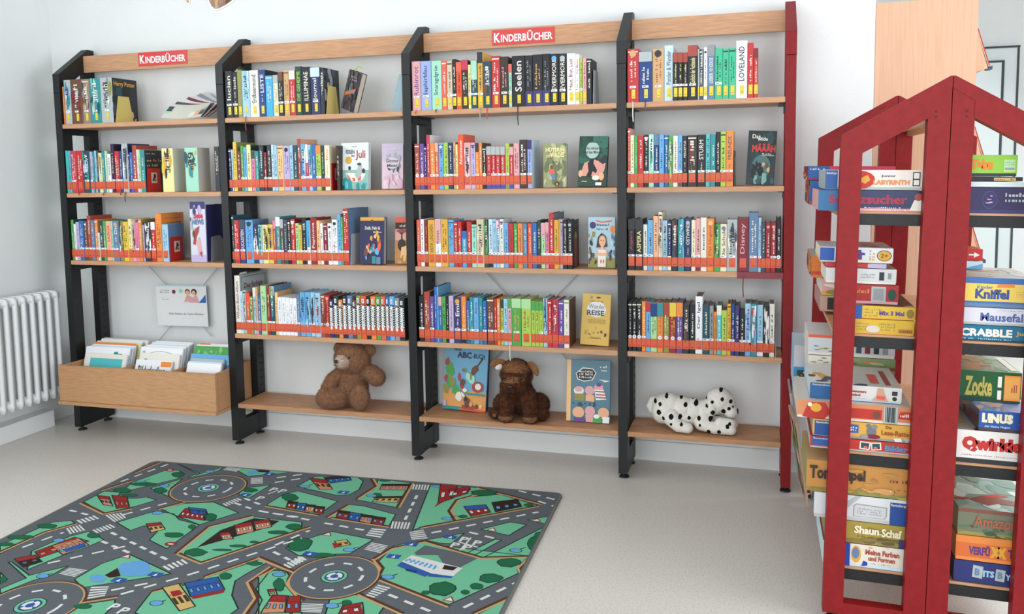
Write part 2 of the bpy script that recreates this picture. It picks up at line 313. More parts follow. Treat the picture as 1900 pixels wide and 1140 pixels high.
# ================================================================== books
ORD = 'first second third fourth fifth sixth seventh eighth ninth tenth eleventh twelfth thirteenth fourteenth fifteenth sixteenth seventeenth eighteenth nineteenth twentieth'.split()
BAY = ['leftmost bay', 'second bay', 'third bay', 'rightmost bay']; SHF = ['top shelf', 'second shelf', 'third shelf', 'fourth shelf']
def word(c): return WORD.get(c, c)
LIGHT = {'white', 'ivory', 'cream', 'paleyellow', 'paleblue', 'lightblue', 'mint', 'palegreen', 'beige', 'silver', 'periwinkle', 'lavender', 'yellow', 'gold', 'tan', 'lime', 'rose', 'peach', 'paleorange', 'pink', 'skyblue', 'emerald', 'turquoise', 'gray'}
def cover_mesh(x1, y1, h, base, side, th=.0022, hard=True):
    """spine with rounded shoulders and two boards, open at top, foot and fore edge; local x 0..x1, y 0..y1"""
    m = MB(); sp = P(base); sd = P(side); r = min(.003, x1*.3); n = 4
    out = []
    for i in range(n+1): a = math.pi/2*i/n; out.append((r-r*math.cos(a) if False else r*(1-math.sin(math.pi/2-a)), r*(1-math.cos(math.pi/2-a))))
    out = [(r*(1-math.cos(math.pi/2*i/n)), r*(1-math.sin(math.pi/2*i/n))) for i in range(n+1)]      # (0,r) .. (r,0)
    out = [(x1-a, b) for a, b in out]                                                                  # right shoulder
    outer = [(x1, y1)]+out+[(x1-a, b) for a, b in reversed(out)]+[(0, y1)]
    inner = [(th, y1), (th, th+.001), (x1-th, th+.001), (x1-th, y1)]
    no = len(outer)
    vs = [(a, b, z) for z in (0, h) for a, b in outer]
    for i in range(no-1):
        col = sd if i == 0 else sp
        m.add([vs[i], vs[i+1], vs[no+i+1], vs[no+i]], [[0, 1, 2, 3][::-1]], col)
    for i in range(3):
        a, b = inner[i], inner[i+1]; m.add([(*a, 0), (*b, 0), (*b, h), (*a, h)], [[0, 1, 2, 3][::-1]], sp)
    for z in (0, h):
        m.add([(0, y1, z), (th, y1, z), (th, th+.001, z), (0, r, z)], [[0, 1, 2, 3]], sp); m.add([(x1, y1, z), (x1-th, y1, z), (x1-th, th+.001, z), (x1, r, z)], [[0, 1, 2, 3]], sp)
        m.add([(0, r, z), (th, th+.001, z), (x1-th, th+.001, z), (x1, r, z), (x1-r, 0, z), (r, 0, z)], [[0, 1, 2, 3, 4, 5]], sp)
    for xa, xb in ((0, th), (x1-th, x1)): m.add([(xa, y1, 0), (xb, y1, 0), (xb, y1, h), (xa, y1, h)], [[0, 1, 2, 3]], sp)
    return m
def pages(x0, x1, y0, y1, z0, z1, t, mtl=None):
    m = MB(); m.box(x0, x1, y0, y1, z0, z1, mtl or M_page); return m.build('page_block', t)
def spine_book(bay, shelf, x0, x1, yf, h, dep, e, label, group, rot=0):
    zb = ZS[shelf]; wd = x1-x0
    t = thing('book', label, 'book', (x0, yf, zb+.0007), (0, rot, 0), group)
    col = e['col']; side = e.get('s', col); m = cover_mesh(wd, dep, h, col, side)
    F = Face(m, (0, 0, 0), (wd, 0, 0), (0, 0, h)); tc = e.get('t') or ('charcoal' if col in LIGHT else 'ivory'); rnd = random.Random(int(x0*1e4))
    lo = .27 if h < .26 else .22
    if 'K' in e:                                           # series with chequered spines and a coloured head
        F.r(.01, .2, .99, .80, 'black'); nn = 22
        for i in range(nn):
            v = .2+.6*i/nn
            if i % 2: F.r(.04, v, .22, v+.5/nn, 'ivory')
            else: F.r(.78, v, .96, v+.5/nn, 'ivory')
        F.r(.27, .22, .73, .78, 'white'); F.k(.38, .28, .62, .74, 'charcoal', 14, 1); F.r(.28, .845, .72, .94, 'white'); F.r(.42, .86, .6, .92, 'gray')
    else:
        if 'c' in e: F.r(.01, .80 if not e.get('C') else float(e['C']), .99, .995, e['c'])
        if 'b' in e: F.r(.01, .005, .99, .3, e['b'])
        if e.get('T'):
            w_ = .5 if wd > .02 else .42; v1 = .90 if 'c' not in e else .77; L_ = min(v1-lo-.03, len(e['T'])*.62*wd*w_*1.5/h); F.t(.5-w_/2, v1-L_, .5+w_/2, v1, e['T'], tc, 1, .01); L_ < v1-lo-.2 and F.k(.38, lo+.03, .62, v1-L_-.05, tc, 8, 1)
        elif wd > .007:
            st = rnd.random()
            v1 = .76 if 'c' in e else rnd.uniform(.78, .93); v0 = lo+rnd.uniform(.02, .12)
            if wd > .024: F.k(.2, v0, .5, v1, tc, 14, 1); F.k(.55, v0+.08, .8, v1-.1, tc, 12, 1)
            elif st < .5: F.k(.3, v0, .72, v1, tc, 15, 1)
            else: F.k(.32, v0, .7, v0+(v1-v0)*.48, tc, 8, 1); F.k(.25, v0+(v1-v0)*.55, .78, v1, tc, 8, 1)
            if st > .8 and 'c' not in e: F.r(.08, .93, .92, .955, tc)
        if 'A' in e:                                       # illustrated spine
            F.s_(.1, .3, .9, .93, e['A'].split('+'), 9, int(x0*1e4), .16); F.k(.25, .5, .75, .9, tc, 8, 1)
        if 'g' in e: F.e(.5, .91, .3, .3*wd/h, tc if e['g'] == '1' else e['g'])
    if 'q' in e:                                           # printed right-hand board
        G = Face(m, (wd, 0, 0), (0, dep, 0), (0, 0, h), .00004); G.art(eval(e['q']))
    m.build('cover', t)
    pages(.0024, wd-.0024, .0036, dep-.004, .003, h-.0035, t, M_pageg if shelf == 3 and bay == 3 else M_page)
    if 'k' not in e:
        lw = min(wd*.98, .0235); a = (wd-lw)/2; yl = ('y' in e); g = MB()
        if yl: lw = min(wd*.8, .014); a = (wd-lw)/2+wd*.05; g.box(a, a+lw, -.0011, -.0007, .014, .048, P('ylabel')); g.box(a+lw*.2, a+lw*.8, -.00125, -.0011, .021, .0235, P('olive'))
        else: g.box(a, a+lw, -.0011, -.0007, .0165, .052, P('label')); g.box(a+lw*.25, a+lw*.75, -.00125, -.0011, .0225, .0245, P('maroon'))
        g.build('spine_label', t)
    if 'w' in e or ('k' not in e and 'o' not in e and rnd.random() < .25):
        g = MB(); lw = min(wd*1.0, .024); a = (wd-lw)/2; g.box(a, a+lw, -.0012, -.0008, .0535, .062, P('white')); g.box(a+lw*.15, a+lw*.55, -.0014, -.0012, .0565, .059, P('charcoal')); g.build('catalogue_label', t)
    if 'o' in e:
        g = MB(); r = min(.0075, wd*.45); g.prism([(wd/2+r*math.cos(2*math.pi*i/18), .058+r*math.sin(2*math.pi*i/18)) for i in range(18)], -.0014, -.0008, P('white'), 'y')
        g.prism([(wd/2+r*.35*math.cos(2*math.pi*i/10), .058+r*.35*math.sin(2*math.pi*i/10)) for i in range(10)], -.0017, -.0014, P('gray'), 'y'); g.build('round_sticker', t)
    if 'R' in e:
        c, ln = e['R'].split('/'); ln = float(ln); g = MB(); x = wd*.45
        d_ = -yf-.0035
        pts = [(x, .001, .004), (x+.001, -.002, .002), (x+.002, d_*.6, .0012), (x+.003, d_-.001, .0005), (x+.004, d_-.003, -.012), (x+.003, d_-.003, -ln*.6), (x+.005, d_-.003, -ln)]
        for i in range(len(pts)-1):
            a, b = Vector(pts[i]), Vector(pts[i+1]); wv = Vector((.0022, 0, 0)); g.add([a-wv, a+wv, b+wv, b-wv], [[0, 1, 2, 3]], P(c))
            g.add([a-wv+Vector((0, -.0005, 0)), a+wv+Vector((0, -.0005, 0)), b+wv+Vector((0, -.0005, 0)), b-wv+Vector((0, -.0005, 0))], [[3, 2, 1, 0]], P(c))
        g.build('bookmark_ribbon', t)
    return t
HPART = "[('s',.0,.05,1,.8,['charcoal','slate','darkteal','black'],14,3,.2),('t',.08,.80,.92,.93,'Harry Potter','gold'),('s',.5,.05,.9,.25,['peach','brown'],3,5,.08)]"
DARKART = "[('k',.1,.9,.6,.93,'ivory',10),('k',.12,.72,.9,.80,'tan',9),('k',.12,.60,.9,.68,'tan',9),('s',.3,.1,.9,.5,['brown','darkbrown','black'],6,3,.12)]"
ORART = "[('k',.2,.88,.9,.91,'maroon',14),('t',.25,.72,.9,.83,'WÖRTER','slate'),('s',.1,.1,.9,.6,['tan','brown','orange'],8,3,.12)]"
WBART = "[('r',.06,.02,.97,.97,'slate'),('r',.075,.03,.955,.96,'silver'),('t',.16,.74,.88,.86,'Das farbige','maroon'),('t',.12,.55,.92,.70,'Wilhelm','darkbrown',0,.05),('s',.2,.1,.8,.5,['tan','peach','brown'],7,3,.1)]"
STONE = "[('s',0,0,1,1,['slate','charcoal','gray','black'],40,4,.12)]"
BLKART = "[('s',.1,.1,.9,.95,['rose','darkbrown','crimson'],7,4,.16)]"
PENCIL = "[('r',.3,.02,.72,.62,'brick'),('p',[(.3,.62),(.72,.62),(.5,.80)],'tan'),('p',[(.45,.75),(.56,.75),(.5,.80)],'black'),('k',.3,.88,.8,.91,'gray',10)]"
LEAF = "[('s',.3,.3,.7,.9,['darkgreen','brown','olive'],4,6,.08),('k',.2,.1,.8,.2,'brown',9)]"
ROWS = [
 (0, 0, (80, 80, 5), 'y', "145,408,orange k;200,345,silver w o A:skyblue+teal+white;258,340,brown w A:tan+slate+maroon;362,338,taupe w A:brown+tan+slate;438,330,teal w A:darkteal+silver+mint;535,325,silver A:gray+ivory+olive s:charcoal q:HPART d:.165;x645"),
 (0, 1, (80, 250, 5), 'o', "190,150,turquoise;212,150,turquoise;236,152,turquoise;262,152,crimson w;312,150,red R:brown/.0;372,155,darkteal w A:teal+lightblue;440,160,lavender;460,160,teal;475,150,lightblue;500,152,darkteal;516,170,paleyellow A:gold+teal+white;552,150,teal R:brick/.012;572,152,white;586,152,palegreen;600,180,white T:KINDER_BUCH;634,88,darkpurple s:darkpurple;662,155,red w;712,152,darkblue R:brown/.01;736,85,silver s:navy A:navy+white+slate R:charcoal/.045;790,175,indigo;808,165,blue;833,100,brick s:brick w;872,140,white;888,142,palegreen;906,145,teal s:charcoal q:DARKART;x946"),
 (0, 1, (80, 250, 5), 'k', "1105,130,paleyellow k s:paper A:gold+yellow+charcoal d:.10;x1210;1318,124,mint k s:paper A:darkteal+gold+teal T:99 d:.09;x1438;1592,112,charcoal k;x1638"),
 (0, 2, (80, 360, 5), 'o', "240,242,green s:darkgreen;290,280,white;310,262,lavender t:purple;340,250,blue w;380,252,brown w g:white;415,205,brick s:brick T:GÖRDING;448,245,steelblue w;478,240,orange;512,362,ivory;526,250,darkteal;560,252,green;588,255,peach t:crimson T:SASKIA;635,255,mint;652,250,steelblue T:Die g:tan w;705,255,olive A:brown+white+black;745,260,yellow;790,235,paleyellow b:orange;826,245,rose A:silver+brown;860,265,pink t:crimson w;890,238,orange s:olive;918,290,lavender;943,262,charcoal A:silver+slate+white w s:olive;1005,260,red c:white w t:white;1045,185,orange s:orange q:ORART t:brown d:.16;x1104"),
 (0, 2, (80, 360, 5), 'o', "1108,285,lightblue s:steelblue t:blue f:-.0;x1163"),
 (1, 0, (400, 60, 5), 'y', "75,365,black T:lucian w;160,372,black T:isola;203,350,olive t:gray;245,362,lightblue t:slate A:paleblue+lightblue R:darkred/.06;315,355,ivory T:Erdbeermond t:charcoal;398,350,darkblue T:LISTE s:black;465,405,cyan k2;530,400,cream t:gray c:silver;582,370,black w c:brown;628,355,tan w t:brown;685,355,red c:ivory w;740,320,darkgreen T:DIE_GEHEIME t:lime;800,325,black T:ILLUMINAE;880,328,navy T:Journal w c:paleblue;970,330,charcoal s:charcoal q:STONE k A:gray+slate+black d:.135;x1010"),
 (1, 1, (400, 230, 5), 'o', "118,232,navy;150,240,paleblue;166,170,yellow s:olive;197,255,maroon;236,205,green;262,215,skyblue;290,195,paleyellow s:darkgreen t:brown;330,250,pink c:darkgreen;368,255,teal;405,200,charcoal A:teal+slate;448,265,maroon;475,195,charcoal s:black;520,195,paleblue;545,200,lightblue;573,205,paleorange t:brown;630,205,lavender g:black t:purple;690,200,lightblue;720,200,darkteal;762,140,brick s:peach q:LEAF;792,190,skyblue w A:paleblue+blue+white;837,190,crimson c:white w C:.6;862,195,lightblue A:teal+skyblue;895,195,blue;930,200,lime c:orange w;980,205,darkgreen;1012,200,cream s:cream t:orange T:fern;x1060"),
 (1, 1, (400, 230, 5), 'k', "1122,205,darkbrown k;x1152"),
 (1, 2, (400, 370, 5), 'o', "147,150,darkteal s:darkteal;173,195,red w;220,190,indigo T:DUCASSTEIN w c:slate;280,195,skyblue s:steelblue g:charcoal t:blue;350,245,navy w A:darkteal+white;398,240,lightblue w A:teal+palegreen;437,240,paleyellow w A:gold+charcoal+teal;487,235,yellow w A:tan+charcoal;536,195,crimson w c:pink;562,165,teal c:white w t:paleyellow;603,185,brown w c:silver;632,190,slate T:G;668,185,black s:black g:white w;700,185,red s:maroon g:white w;740,225,palegreen g:red w t:brown;775,240,yellow;803,180,black T:OSR w;846,200,white c:cyan w C:.4;878,175,darkred s:darkred w T:Papinova;940,200,paleorange w;970,225,white w;1000,230,maroon w;1042,225,white g:charcoal w;1080,190,white s:white g:charcoal w t:brown;1133,140,skyblue w;1164,165,green w;1184,90,red s:steelblue w d:.2;x1234"),
 (1, 3, (400, 490, 5), 'o', "168,110,ivory s:silver T:Wilhelm-Busch-Album t:maroon q:WBART d:.21;232,255,paleblue t:blue;256,245,silver A:peach+ivory+brown;286,270,vermilion s:brick;320,305,olive A:green+brown+gold w;350,220,lightblue c:ivory;378,218,peach c:tan;392,285,blue s:tan w;420,205,palegreen t:darkgreen;472,205,darkred t:paleyellow;508,205,darkteal s:steelblue c:lightblue A:olive+teal;550,265,paleorange s:tan;580,310,white t:gray;617,310,white t:gray;653,315,white w t:gray;688,320,white w t:gray;722,320,white w t:gray;757,285,steelblue w;785,265,skyblue A:blue+skyblue w;832,265,skyblue A:steelblue+lightblue;882,265,lightblue A:charcoal+skyblue w;922,270,lightblue A:skyblue+rose;975,285,brick A:brown+maroon w;1018,290,darkred t:orange g:rose o;1060,330,navy K o;1098,300,darkgreen K o;1142,335,orange K o;1180,300,darkpurple K o;1225,300,steelblue K o;1270,335,brown K o;1306,295,olive K o;1350,300,vermilion K o;1400,305,black K o;1440,305,orange K o;1487,305,green K o;1535,305,coral K o;1577,305,blue K o;1615,305,skyblue K o;1660,320,gray K o;1708,320,charcoal K o;x1755"),
 (2, 0, (740, 30, 4.419), 'y', "105,375,rose t:purple T:Rubinrot R:vermilion/.016;180,372,periwinkle t:navy T:Saphirblau;265,370,mint t:darkteal T:Smaragdgrün R:slate/.004;350,368,coral;395,372,beige w;440,355,black w;470,378,vermilion t:black c:coral;515,362,darkbrown c:crimson;568,400,paleyellow;592,365,darkteal c:mint C:.6;642,295,gold s:gold c:charcoal R:gray/.05;690,375,darkteal A:slate+brown R:red/.045;760,330,red w;830,335,darkbrown w t:rose;898,395,mint c:coral;925,330,black T:Seelen R:charcoal/.075;1035,325,black b:indigo t:gray;1097,318,black b:indigo t:tan;1178,312,black b:indigo t:gray;1240,312,black g:skyblue w T:EVERMORE;1308,310,black g:silver w T:EVERMORE;1378,308,white T:Haut,_Blut,_Lust t:maroon;1446,315,white T:Die_Maske t:red w;1480,345,lime w;1508,345,rose s:black t:maroon;1540,352,black s:black q:BLKART k;x1580"),
 (2, 1, (750, 220, 4.524), 'o', "88,215,brick o;130,215,purple o;168,235,indigo;188,140,crimson s:white;218,210,orange w;258,205,coral w c:rose;288,205,skyblue g:paleblue;332,205,lime w;370,205,navy w g:silver;408,200,tan w;432,220,paleyellow;452,135,vermilion T:Abenteuer;500,205,rose o A:white+black+rose;558,205,lavender t:purple g:brown;598,205,orange c:darkbrown;628,205,orange s:darkbrown;655,240,black o;690,235,red c:silver b:cobalt;730,235,red c:silver b:cobalt;768,235,red c:silver w b:cobalt;805,235,red c:silver w b:cobalt;848,210,lime w b:olive;882,238,red c:rose b:cobalt;918,210,rose t:maroon;968,180,darkbrown w;1033,180,periwinkle s:paleblue c:indigo T:Kinder t:indigo;x1072"),
 (2, 2, (750, 370, 4.524), 'o', "105,175,coral;138,170,white w t:brown;168,175,maroon w t:orange;200,175,gold T:ANTIK_LINDGREN t:brown;260,170,white c:rose t:charcoal T:Ronja C:.5;308,170,gold t:brown w;368,175,skyblue t:navy;418,190,red w;450,190,red w;483,270,cyan c:blue w;525,190,red w;567,215,mint w t:teal;608,170,beige w A:cream+ivory+beige;672,180,darkgreen c:black A:green;708,170,paleblue b:black w;745,170,lightblue t:teal w;773,175,lightblue c:pink A:white w;803,170,ivory g:steelblue w;835,200,skyblue t:navy w;875,205,red t:maroon w;918,205,green w;953,205,orange w t:brown;995,205,steelblue;1033,205,vermilion;1075,200,blue;1115,180,darkgreen;1148,200,palegreen c:rose w C:.7;1185,195,pink w c:rose;1215,120,red s:steelblue w d:.19;1258,175,gold w;1298,170,paleorange c:gold w;1312,172,lavender;1332,180,black w g:silver;1368,180,black w g:silver s:charcoal q:PENCIL;x1412"),
 (2, 3, (750, 500, 4.524), 'o', "125,225,black w;168,190,brick s:brown;218,230,purple w;252,150,blue s:skyblue;275,150,skyblue s:skyblue;289,230,blue c:rose;318,230,green t:black;350,230,black;375,225,lavender t:crimson;415,235,indigo w T:Emil g:gold;480,230,orange w b:black;520,265,blue;550,235,teal w A:skyblue+teal;583,240,skyblue T:Alice t:purple;625,240,teal;660,265,blue w;692,240,brown w;755,250,red w;778,250,orange;806,250,lime c:darkgreen;836,250,lightblue;870,250,rose c:green R:paper/.06;903,245,green c:palegreen t:gold;982,250,lime c:palegreen t:brick;1065,270,lime c:green t:brown;1100,275,lime c:green t:brown;1133,275,lime c:green t:brown;1165,245,lightblue A:skyblue+slate;1203,260,red;1240,260,crimson A:slate+red+maroon;1295,265,purple;1340,260,ivory s:brown t:green;x1385"),
 (3, 0, (1140, 30, 5.43), 'y', "123,335,red w g:tan R:paper/.075;245,362,darkblue w c:silver R:slate/.03;380,335,tan w g:charcoal t:brick;500,300,paleblue t:slate T:Ponder_&_Wander f:.004;592,370,black w t:paleyellow c:brick;640,370,black w t:paleyellow c:brick;688,370,black t:paleyellow c:brick;738,298,black t:paleyellow c:brick T:Gschicht_der_Fechtende;840,335,silver;856,335,slate A:gray+darkteal;898,318,white g:black t:slate;938,295,steelblue T:LIEBER_10_KEKSE c:gray;1012,330,emerald t:black;1090,330,emerald t:black;1152,325,emerald t:black;1225,252,white t:charcoal T:LOVELAND;1340,272,red;1402,325,red c:maroon;x1450"),
 (3, 1, (1140, 200, 5.43), 'o', "120,210,coral s:rose;160,280,cream w t:olive;200,285,green t:palegreen;235,285,red;295,275,black w g:white;345,270,mint A:teal+white;398,270,darkblue w c:steelblue;450,275,skyblue;500,280,blue;545,285,green A:palegreen+darkgreen;590,285,ivory w t:crimson;640,280,skyblue w b:brown;685,285,black T:PERCEPTUS;735,280,darkbrown A:darkgreen+maroon+brown;832,275,black w T:STURM;920,265,turquoise;965,272,teal;1020,245,black;1068,245,lime w;1125,235,orange w T:FREUNDE t:slate;x1200"),
 (3, 2, (1140, 360, 5.43), 'o', "128,255,black w T:Aspera c:charcoal t:crimson;208,255,black w T:ASPERA t:paleyellow c:charcoal;288,310,ivory;335,265,skyblue;390,225,peach;443,185,cream A:brown+rose;483,270,lightblue A:silver+skyblue;535,280,navy b:cream;573,265,charcoal A:brown+slate T:Sterne;640,255,teal A:skyblue+darkteal;705,245,navy T:OSTWIND g:silver;775,265,cream w t:brown;820,250,rose b:maroon;868,240,ivory;930,250,orange t:brick T:Das_Unglück g:paleorange;1005,310,green A:olive+darkgreen;1065,305,cream T:Die_Schule g:steelblue t:slate;1135,260,silver A:slate+ivory+gray w;1240,245,maroon t:rose T:Disney R:maroon/.095;1355,190,steelblue w;1450,240,lightblue w;1482,295,slate;1522,290,darkred g:rose;1575,290,darkred w g:rose;1632,240,black o;x1680"),
 (3, 3, (1140, 500, 5.43), 'o', "130,330,black o;178,330,black o;225,330,black o;275,325,orange w;318,330,skyblue c:red;365,340,palegreen c:darkblue C:.72;430,340,orange c:teal o C:.72 t:brick;490,340,olive c:brick o C:.72;555,335,darkred c:yellow o C:.72 t:yellow;622,335,purple c:orange o C:.72;690,355,charcoal A:darkgreen+brown;755,355,black;815,275,white T:Der_Igel t:charcoal w;890,360,darkteal w;955,370,gray w;1000,430,orange t:brown;1030,365,turquoise c:ivory t:white;1080,415,lime;1135,350,gold w;1175,350,darkblue w;1213,370,indigo;1262,430,black w;1315,345,skyblue c:lightblue A:lavender+paleblue;1375,350,teal A:skyblue+white+crimson;1435,360,lightblue b:white t:steelblue;1500,370,black A:white+ivory;1560,350,ivory t:charcoal;x1615"),
]
PAL['taupe'] = '#8f7f74'
def parse(s):
    out = []
    for tok in s.split(';'):
        if tok[0] == 'x': out[-1]['x1'] = float(tok[1:]); continue
        a = tok.split(' '); x, y, c = a[0].split(','); e = dict(x=float(x), top=float(y), col=c)
        for o in a[1:]:
            if ':' in o:
                k, v = o.split(':', 1); e[k] = v.replace('_', ' ')
            else: e[o[0]] = '1'
        if 'q' in e: e['q'] = globals()[e['q']]
        out.append(e)
    for i, e in enumerate(out):
        if 'x1' not in e: e['x1'] = out[i+1]['x']; e['joined'] = 1
    return out
allb = {}
for bay, shf, fr, sty, s in ROWS:
    for e in parse(s):
        e['fr'] = fr
        if sty == 'y': e['y'] = '1'
        allb.setdefault((bay, shf), []).append(e)
def sizew(wd, h, med):
    if wd > .034: return 'thick '
    if wd < .0105: return 'thin '
    if h > med*1.16: return 'tall '
    if h < med*.88: return 'short '
    return ''
for (bay, shf), es in allb.items():
    n = len(es)
    for e in es:
        ox, oy, sc = e['fr']; py = oy+e['top']/sc; px0, px1 = ox+e['x']/sc, ox+e['x1']/sc; e['yf'] = .008+random.Random(int(e['x'])).uniform(-.002, .004)+float(e.get('f', 0))
        pm = at(px0, py, y=e['yf']); e['h'] = pm.z-ZS[shf]
        # the spine's base: project its foot so that x is read at mid-height of the leaning image lines
        ymid = py+(at(px0, py, y=e['yf']).z-ZS[shf])*.5*430
        e['X0'] = at(px0, ymid, y=e['yf']).x; e['X1'] = at(px1, ymid, y=e['yf']).x
    for e in es:
        e['X0'] = max(e['X0'], FX[bay]+TW+.0036); e['X1'] = min(max(e['X1'], e['X0']+.006), FX[bay+1]-.0036)
    for a, b in zip(es, es[1:]):
        if b['X0'] < a['X1'] and b['X1'] > a['X1']: b['X0'] = a['X1']; b['X1'] = max(b['X1'], b['X0']+.005)
    for a, b in zip(es, es[1:]):
        if b['X0'] < a['X1'] and b['X0'] > a['X0']: a['X1'] = b['X0']
    med = sorted(e['h'] for e in es)[n//2]
    labs = []
    for i, e in enumerate(es):
        c = word(e['col']); sz = sizew(e['X1']-e['X0'], e['h'], med)
        w_ = f' {word(e["c"])}-topped' if 'c' in e and 'K' not in e else ''
        body = f"{sz}{c}{' chequered' if 'K' in e else ''} book"
        if i == 0: pl = 'at the left end of'
        elif i == n-1: pl = 'last on the right of'
        else: pl = f"between {word(es[i-1]['col'])} and {word(es[i+1]['col'])} ones on"
        labs.append((body, pl, w_))
    full = [f"{b} {p} {SHF[shf]}, {BAY[bay]}" for b, p, _ in labs]
    for i, l in enumerate(full):
        if full.count(l) > 1 or l in LABELS:
            b, p, _ = labs[i]
            if i < 20: o_, side = ORD[i], 'left'
            else: o_, side = ORD[min(19, n-1-i)], 'right'
            if i < 20 or n-1-i < 20: l = f"{b}, {o_} from {side} on the {SHF[shf]} of the {BAY[bay]}"
        es[i]['label'] = l
    for i, e in enumerate(es):
        wd = e['X1']-e['X0']-.0005; h = e['h']
        dep = float(e['d']) if 'd' in e else min(.175, max(.105, h*.66))
        spine_book(bay, shf, e['X0'], e['X0']+wd, e['yf'], h, dep, e, e['label'], f'books on the {SHF[shf]} of the {BAY[bay]}')
# ================================================================== books shown face-out
def disp(label, zb, pl, pr, ptop, y0, lean, th, col, art, yaw=0, roll=0, spine=None, name='book', backc=None, pc=None, hh=None, ww=None, group=None):
    a = at(pl[0], pl[1], y=y0); b = at(pr[0], pr[1], y=y0); W_ = ww or (b.x-a.x)/math.cos(R(yaw))
    H_ = hh or (at(ptop[0], ptop[1], y=y0+.2*math.sin(R(lean))).z-zb)/math.cos(R(lean))
    t = thing(name, label, 'book', (a.x, y0, zb+.0012+th*math.sin(R(lean))+(W_*math.sin(R(roll)) if roll > 0 else 0)), (R(-lean), R(roll), R(yaw)), group)
    bm_ = MB(); sp = spine or col; c = .0024
    bm_.bbox(0, W_, 0, c, 0, H_, P(col, .3), .0008); bm_.bbox(0, W_, th-c, th, 0, H_, P(backc or col, .35), .0008); bm_.box(-.0015, .0012, .0006, th-.0006, .0003, H_-.0003, P(sp, .35))
    F = Face(bm_, (0, 0, 0), (W_, 0, 0), (0, 0, H_)); F.art(art)
    bm_.build('cover', t)
    m = MB(); m.box(.0013, W_-.003, c+.0001, th-c-.0001, .002, H_-.003, pc or M_page2); m.build('page_block', t)
    return t
Z1, Z2, Z3, Z4, Z5 = ZS
# second shelf, second bay
disp('white and sea-green picture book with children in a boat, second shelf of second bay', Z2, (634, 351), (684, 352), (628, 267), .03, 4, .02, '#dfe9ea',
 [('r', 0, 0, 1, .42, '#86b8ad'), ('e', .26, .63, .12, .085, 'gold'), ('t', .16, .76, .48, .85, 'FERIEN', 'charcoal'), ('t', .52, .62, .88, .84, 'Juli', 'brick'), ('t', .36, .70, .48, .75, 'im', 'charcoal'), ('k', .38, .9, .6, .93, 'gray', 9),
  ('p', [(.14, .36), (.9, .34), (.78, .20), (.5, .155), (.28, .20)], 'ivory'), ('p', [(.18, .35), (.30, .27), (.36, .20), (.27, .21)], 'coral'), ('p', [(.4, .25), (.5, .25), (.52, .17), (.42, .18)], 'coral'), ('p', [(.6, .27), (.72, .3), (.72, .2), (.6, .18)], 'coral'), ('p', [(.5, .3), (.62, .5), (.74, .52), (.76, .36), (.66, .24), (.56, .24)], 'silver'), ('e', .30, .46, .05, .045, 'darkbrown'), ('e', .82, .40, .05, .05, 'darkbrown'), ('e', .66, .54, .08, .03, 'slate'),
  ('p', [(0, 0), (.4, 0), (.36, .2), (.15, .26), (0, .2)], 'teal'), ('s', .05, .02, .95, .12, ['teal', 'darkteal', 'turquoise'], 6, 2, .09)], yaw=0)
disp('pink book with a gray wreath around its lettering, second shelf of second bay', Z2, (709, 351), (748, 351), (708, 268), .064, 4, .022, '#dcc3cf',
 [('r', 0, .62, 1, 1, '#c9bcd2'), ('s', .18, .40, .85, .76, ['gray', 'slate', 'silver'], 22, 3, .10), ('e', .5, .57, .33, .13, '#d8c6d2'), ('t', .2, .58, .8, .66, 'Glimmer', 'slate'), ('t', .26, .48, .76, .55, 'Meer', 'slate'), ('k', .2, .84, .8, .90, 'ivory', 12), ('k', .25, .26, .8, .32, 'rose', 12, 0, 2), ('s', .1, .05, .9, .3, ['#e3cdd6', '#d9b3c6'], 8, 6, .12)])
# third shelf, second bay
disp('navy book with yellow head band and tumbling children, third shelf of second bay', Z3, (668, 488), (712, 489.5), (663, 404.5), .03, 5, .03, '#2d2c52',
 [('r', 0, .92, 1, .995, 'gold'), ('k', .1, .94, .85, .97, 'orange', 12), ('e', .5, .92, .06, .025, 'brown'), ('t', .2, .72, .84, .80, 'Dalli, Fabi &', 'ivory'), ('k', .55, .66, .92, .70, 'ivory', 8), ('s', .35, .42, .85, .66, ['brick', 'peach', 'gold'], 7, 3, .09), ('s', .2, .15, .95, .4, ['coral', 'teal', 'skyblue', 'peach', 'brown'], 12, 8, .10), ('r', .52, .01, .68, .17, 'teal'), ('r', .70, .0, .88, .15, 'steelblue')])
disp('orange book of a lion under an acacia, partly behind the third upright', Z3, (733, 487), (772, 489), (730, 404), .068, 5, .02, '#c08a4a',
 [('r', 0, .88, 1, 1, 'coral'), ('r', 0, .74, 1, .88, 'darkbrown'), ('k', .2, .78, .95, .84, 'ivory', 10), ('r', 0, .5, 1, .74, '#e0a79a'), ('p', [(.28, .5), (.36, .5), (.34, .62), (.5, .7), (.1, .7), (.28, .62)], 'darkbrown'), ('e', .33, .70, .28, .04, 'brick'), ('e', .62, .56, .13, .09, 'gold'), ('e', .32, .40, .2, .13, 'darkbrown'), ('p', [(.25, .1), (.3, .35), (.6, .4), (.85, .32), (.9, .06), (.8, .06), (.74, .22), (.55, .2), (.5, .06), (.4, .06), (.4, .2)], 'paleorange'), ('s', 0, 0, 1, .1, ['olive', 'tan'], 5, 3, .1)])
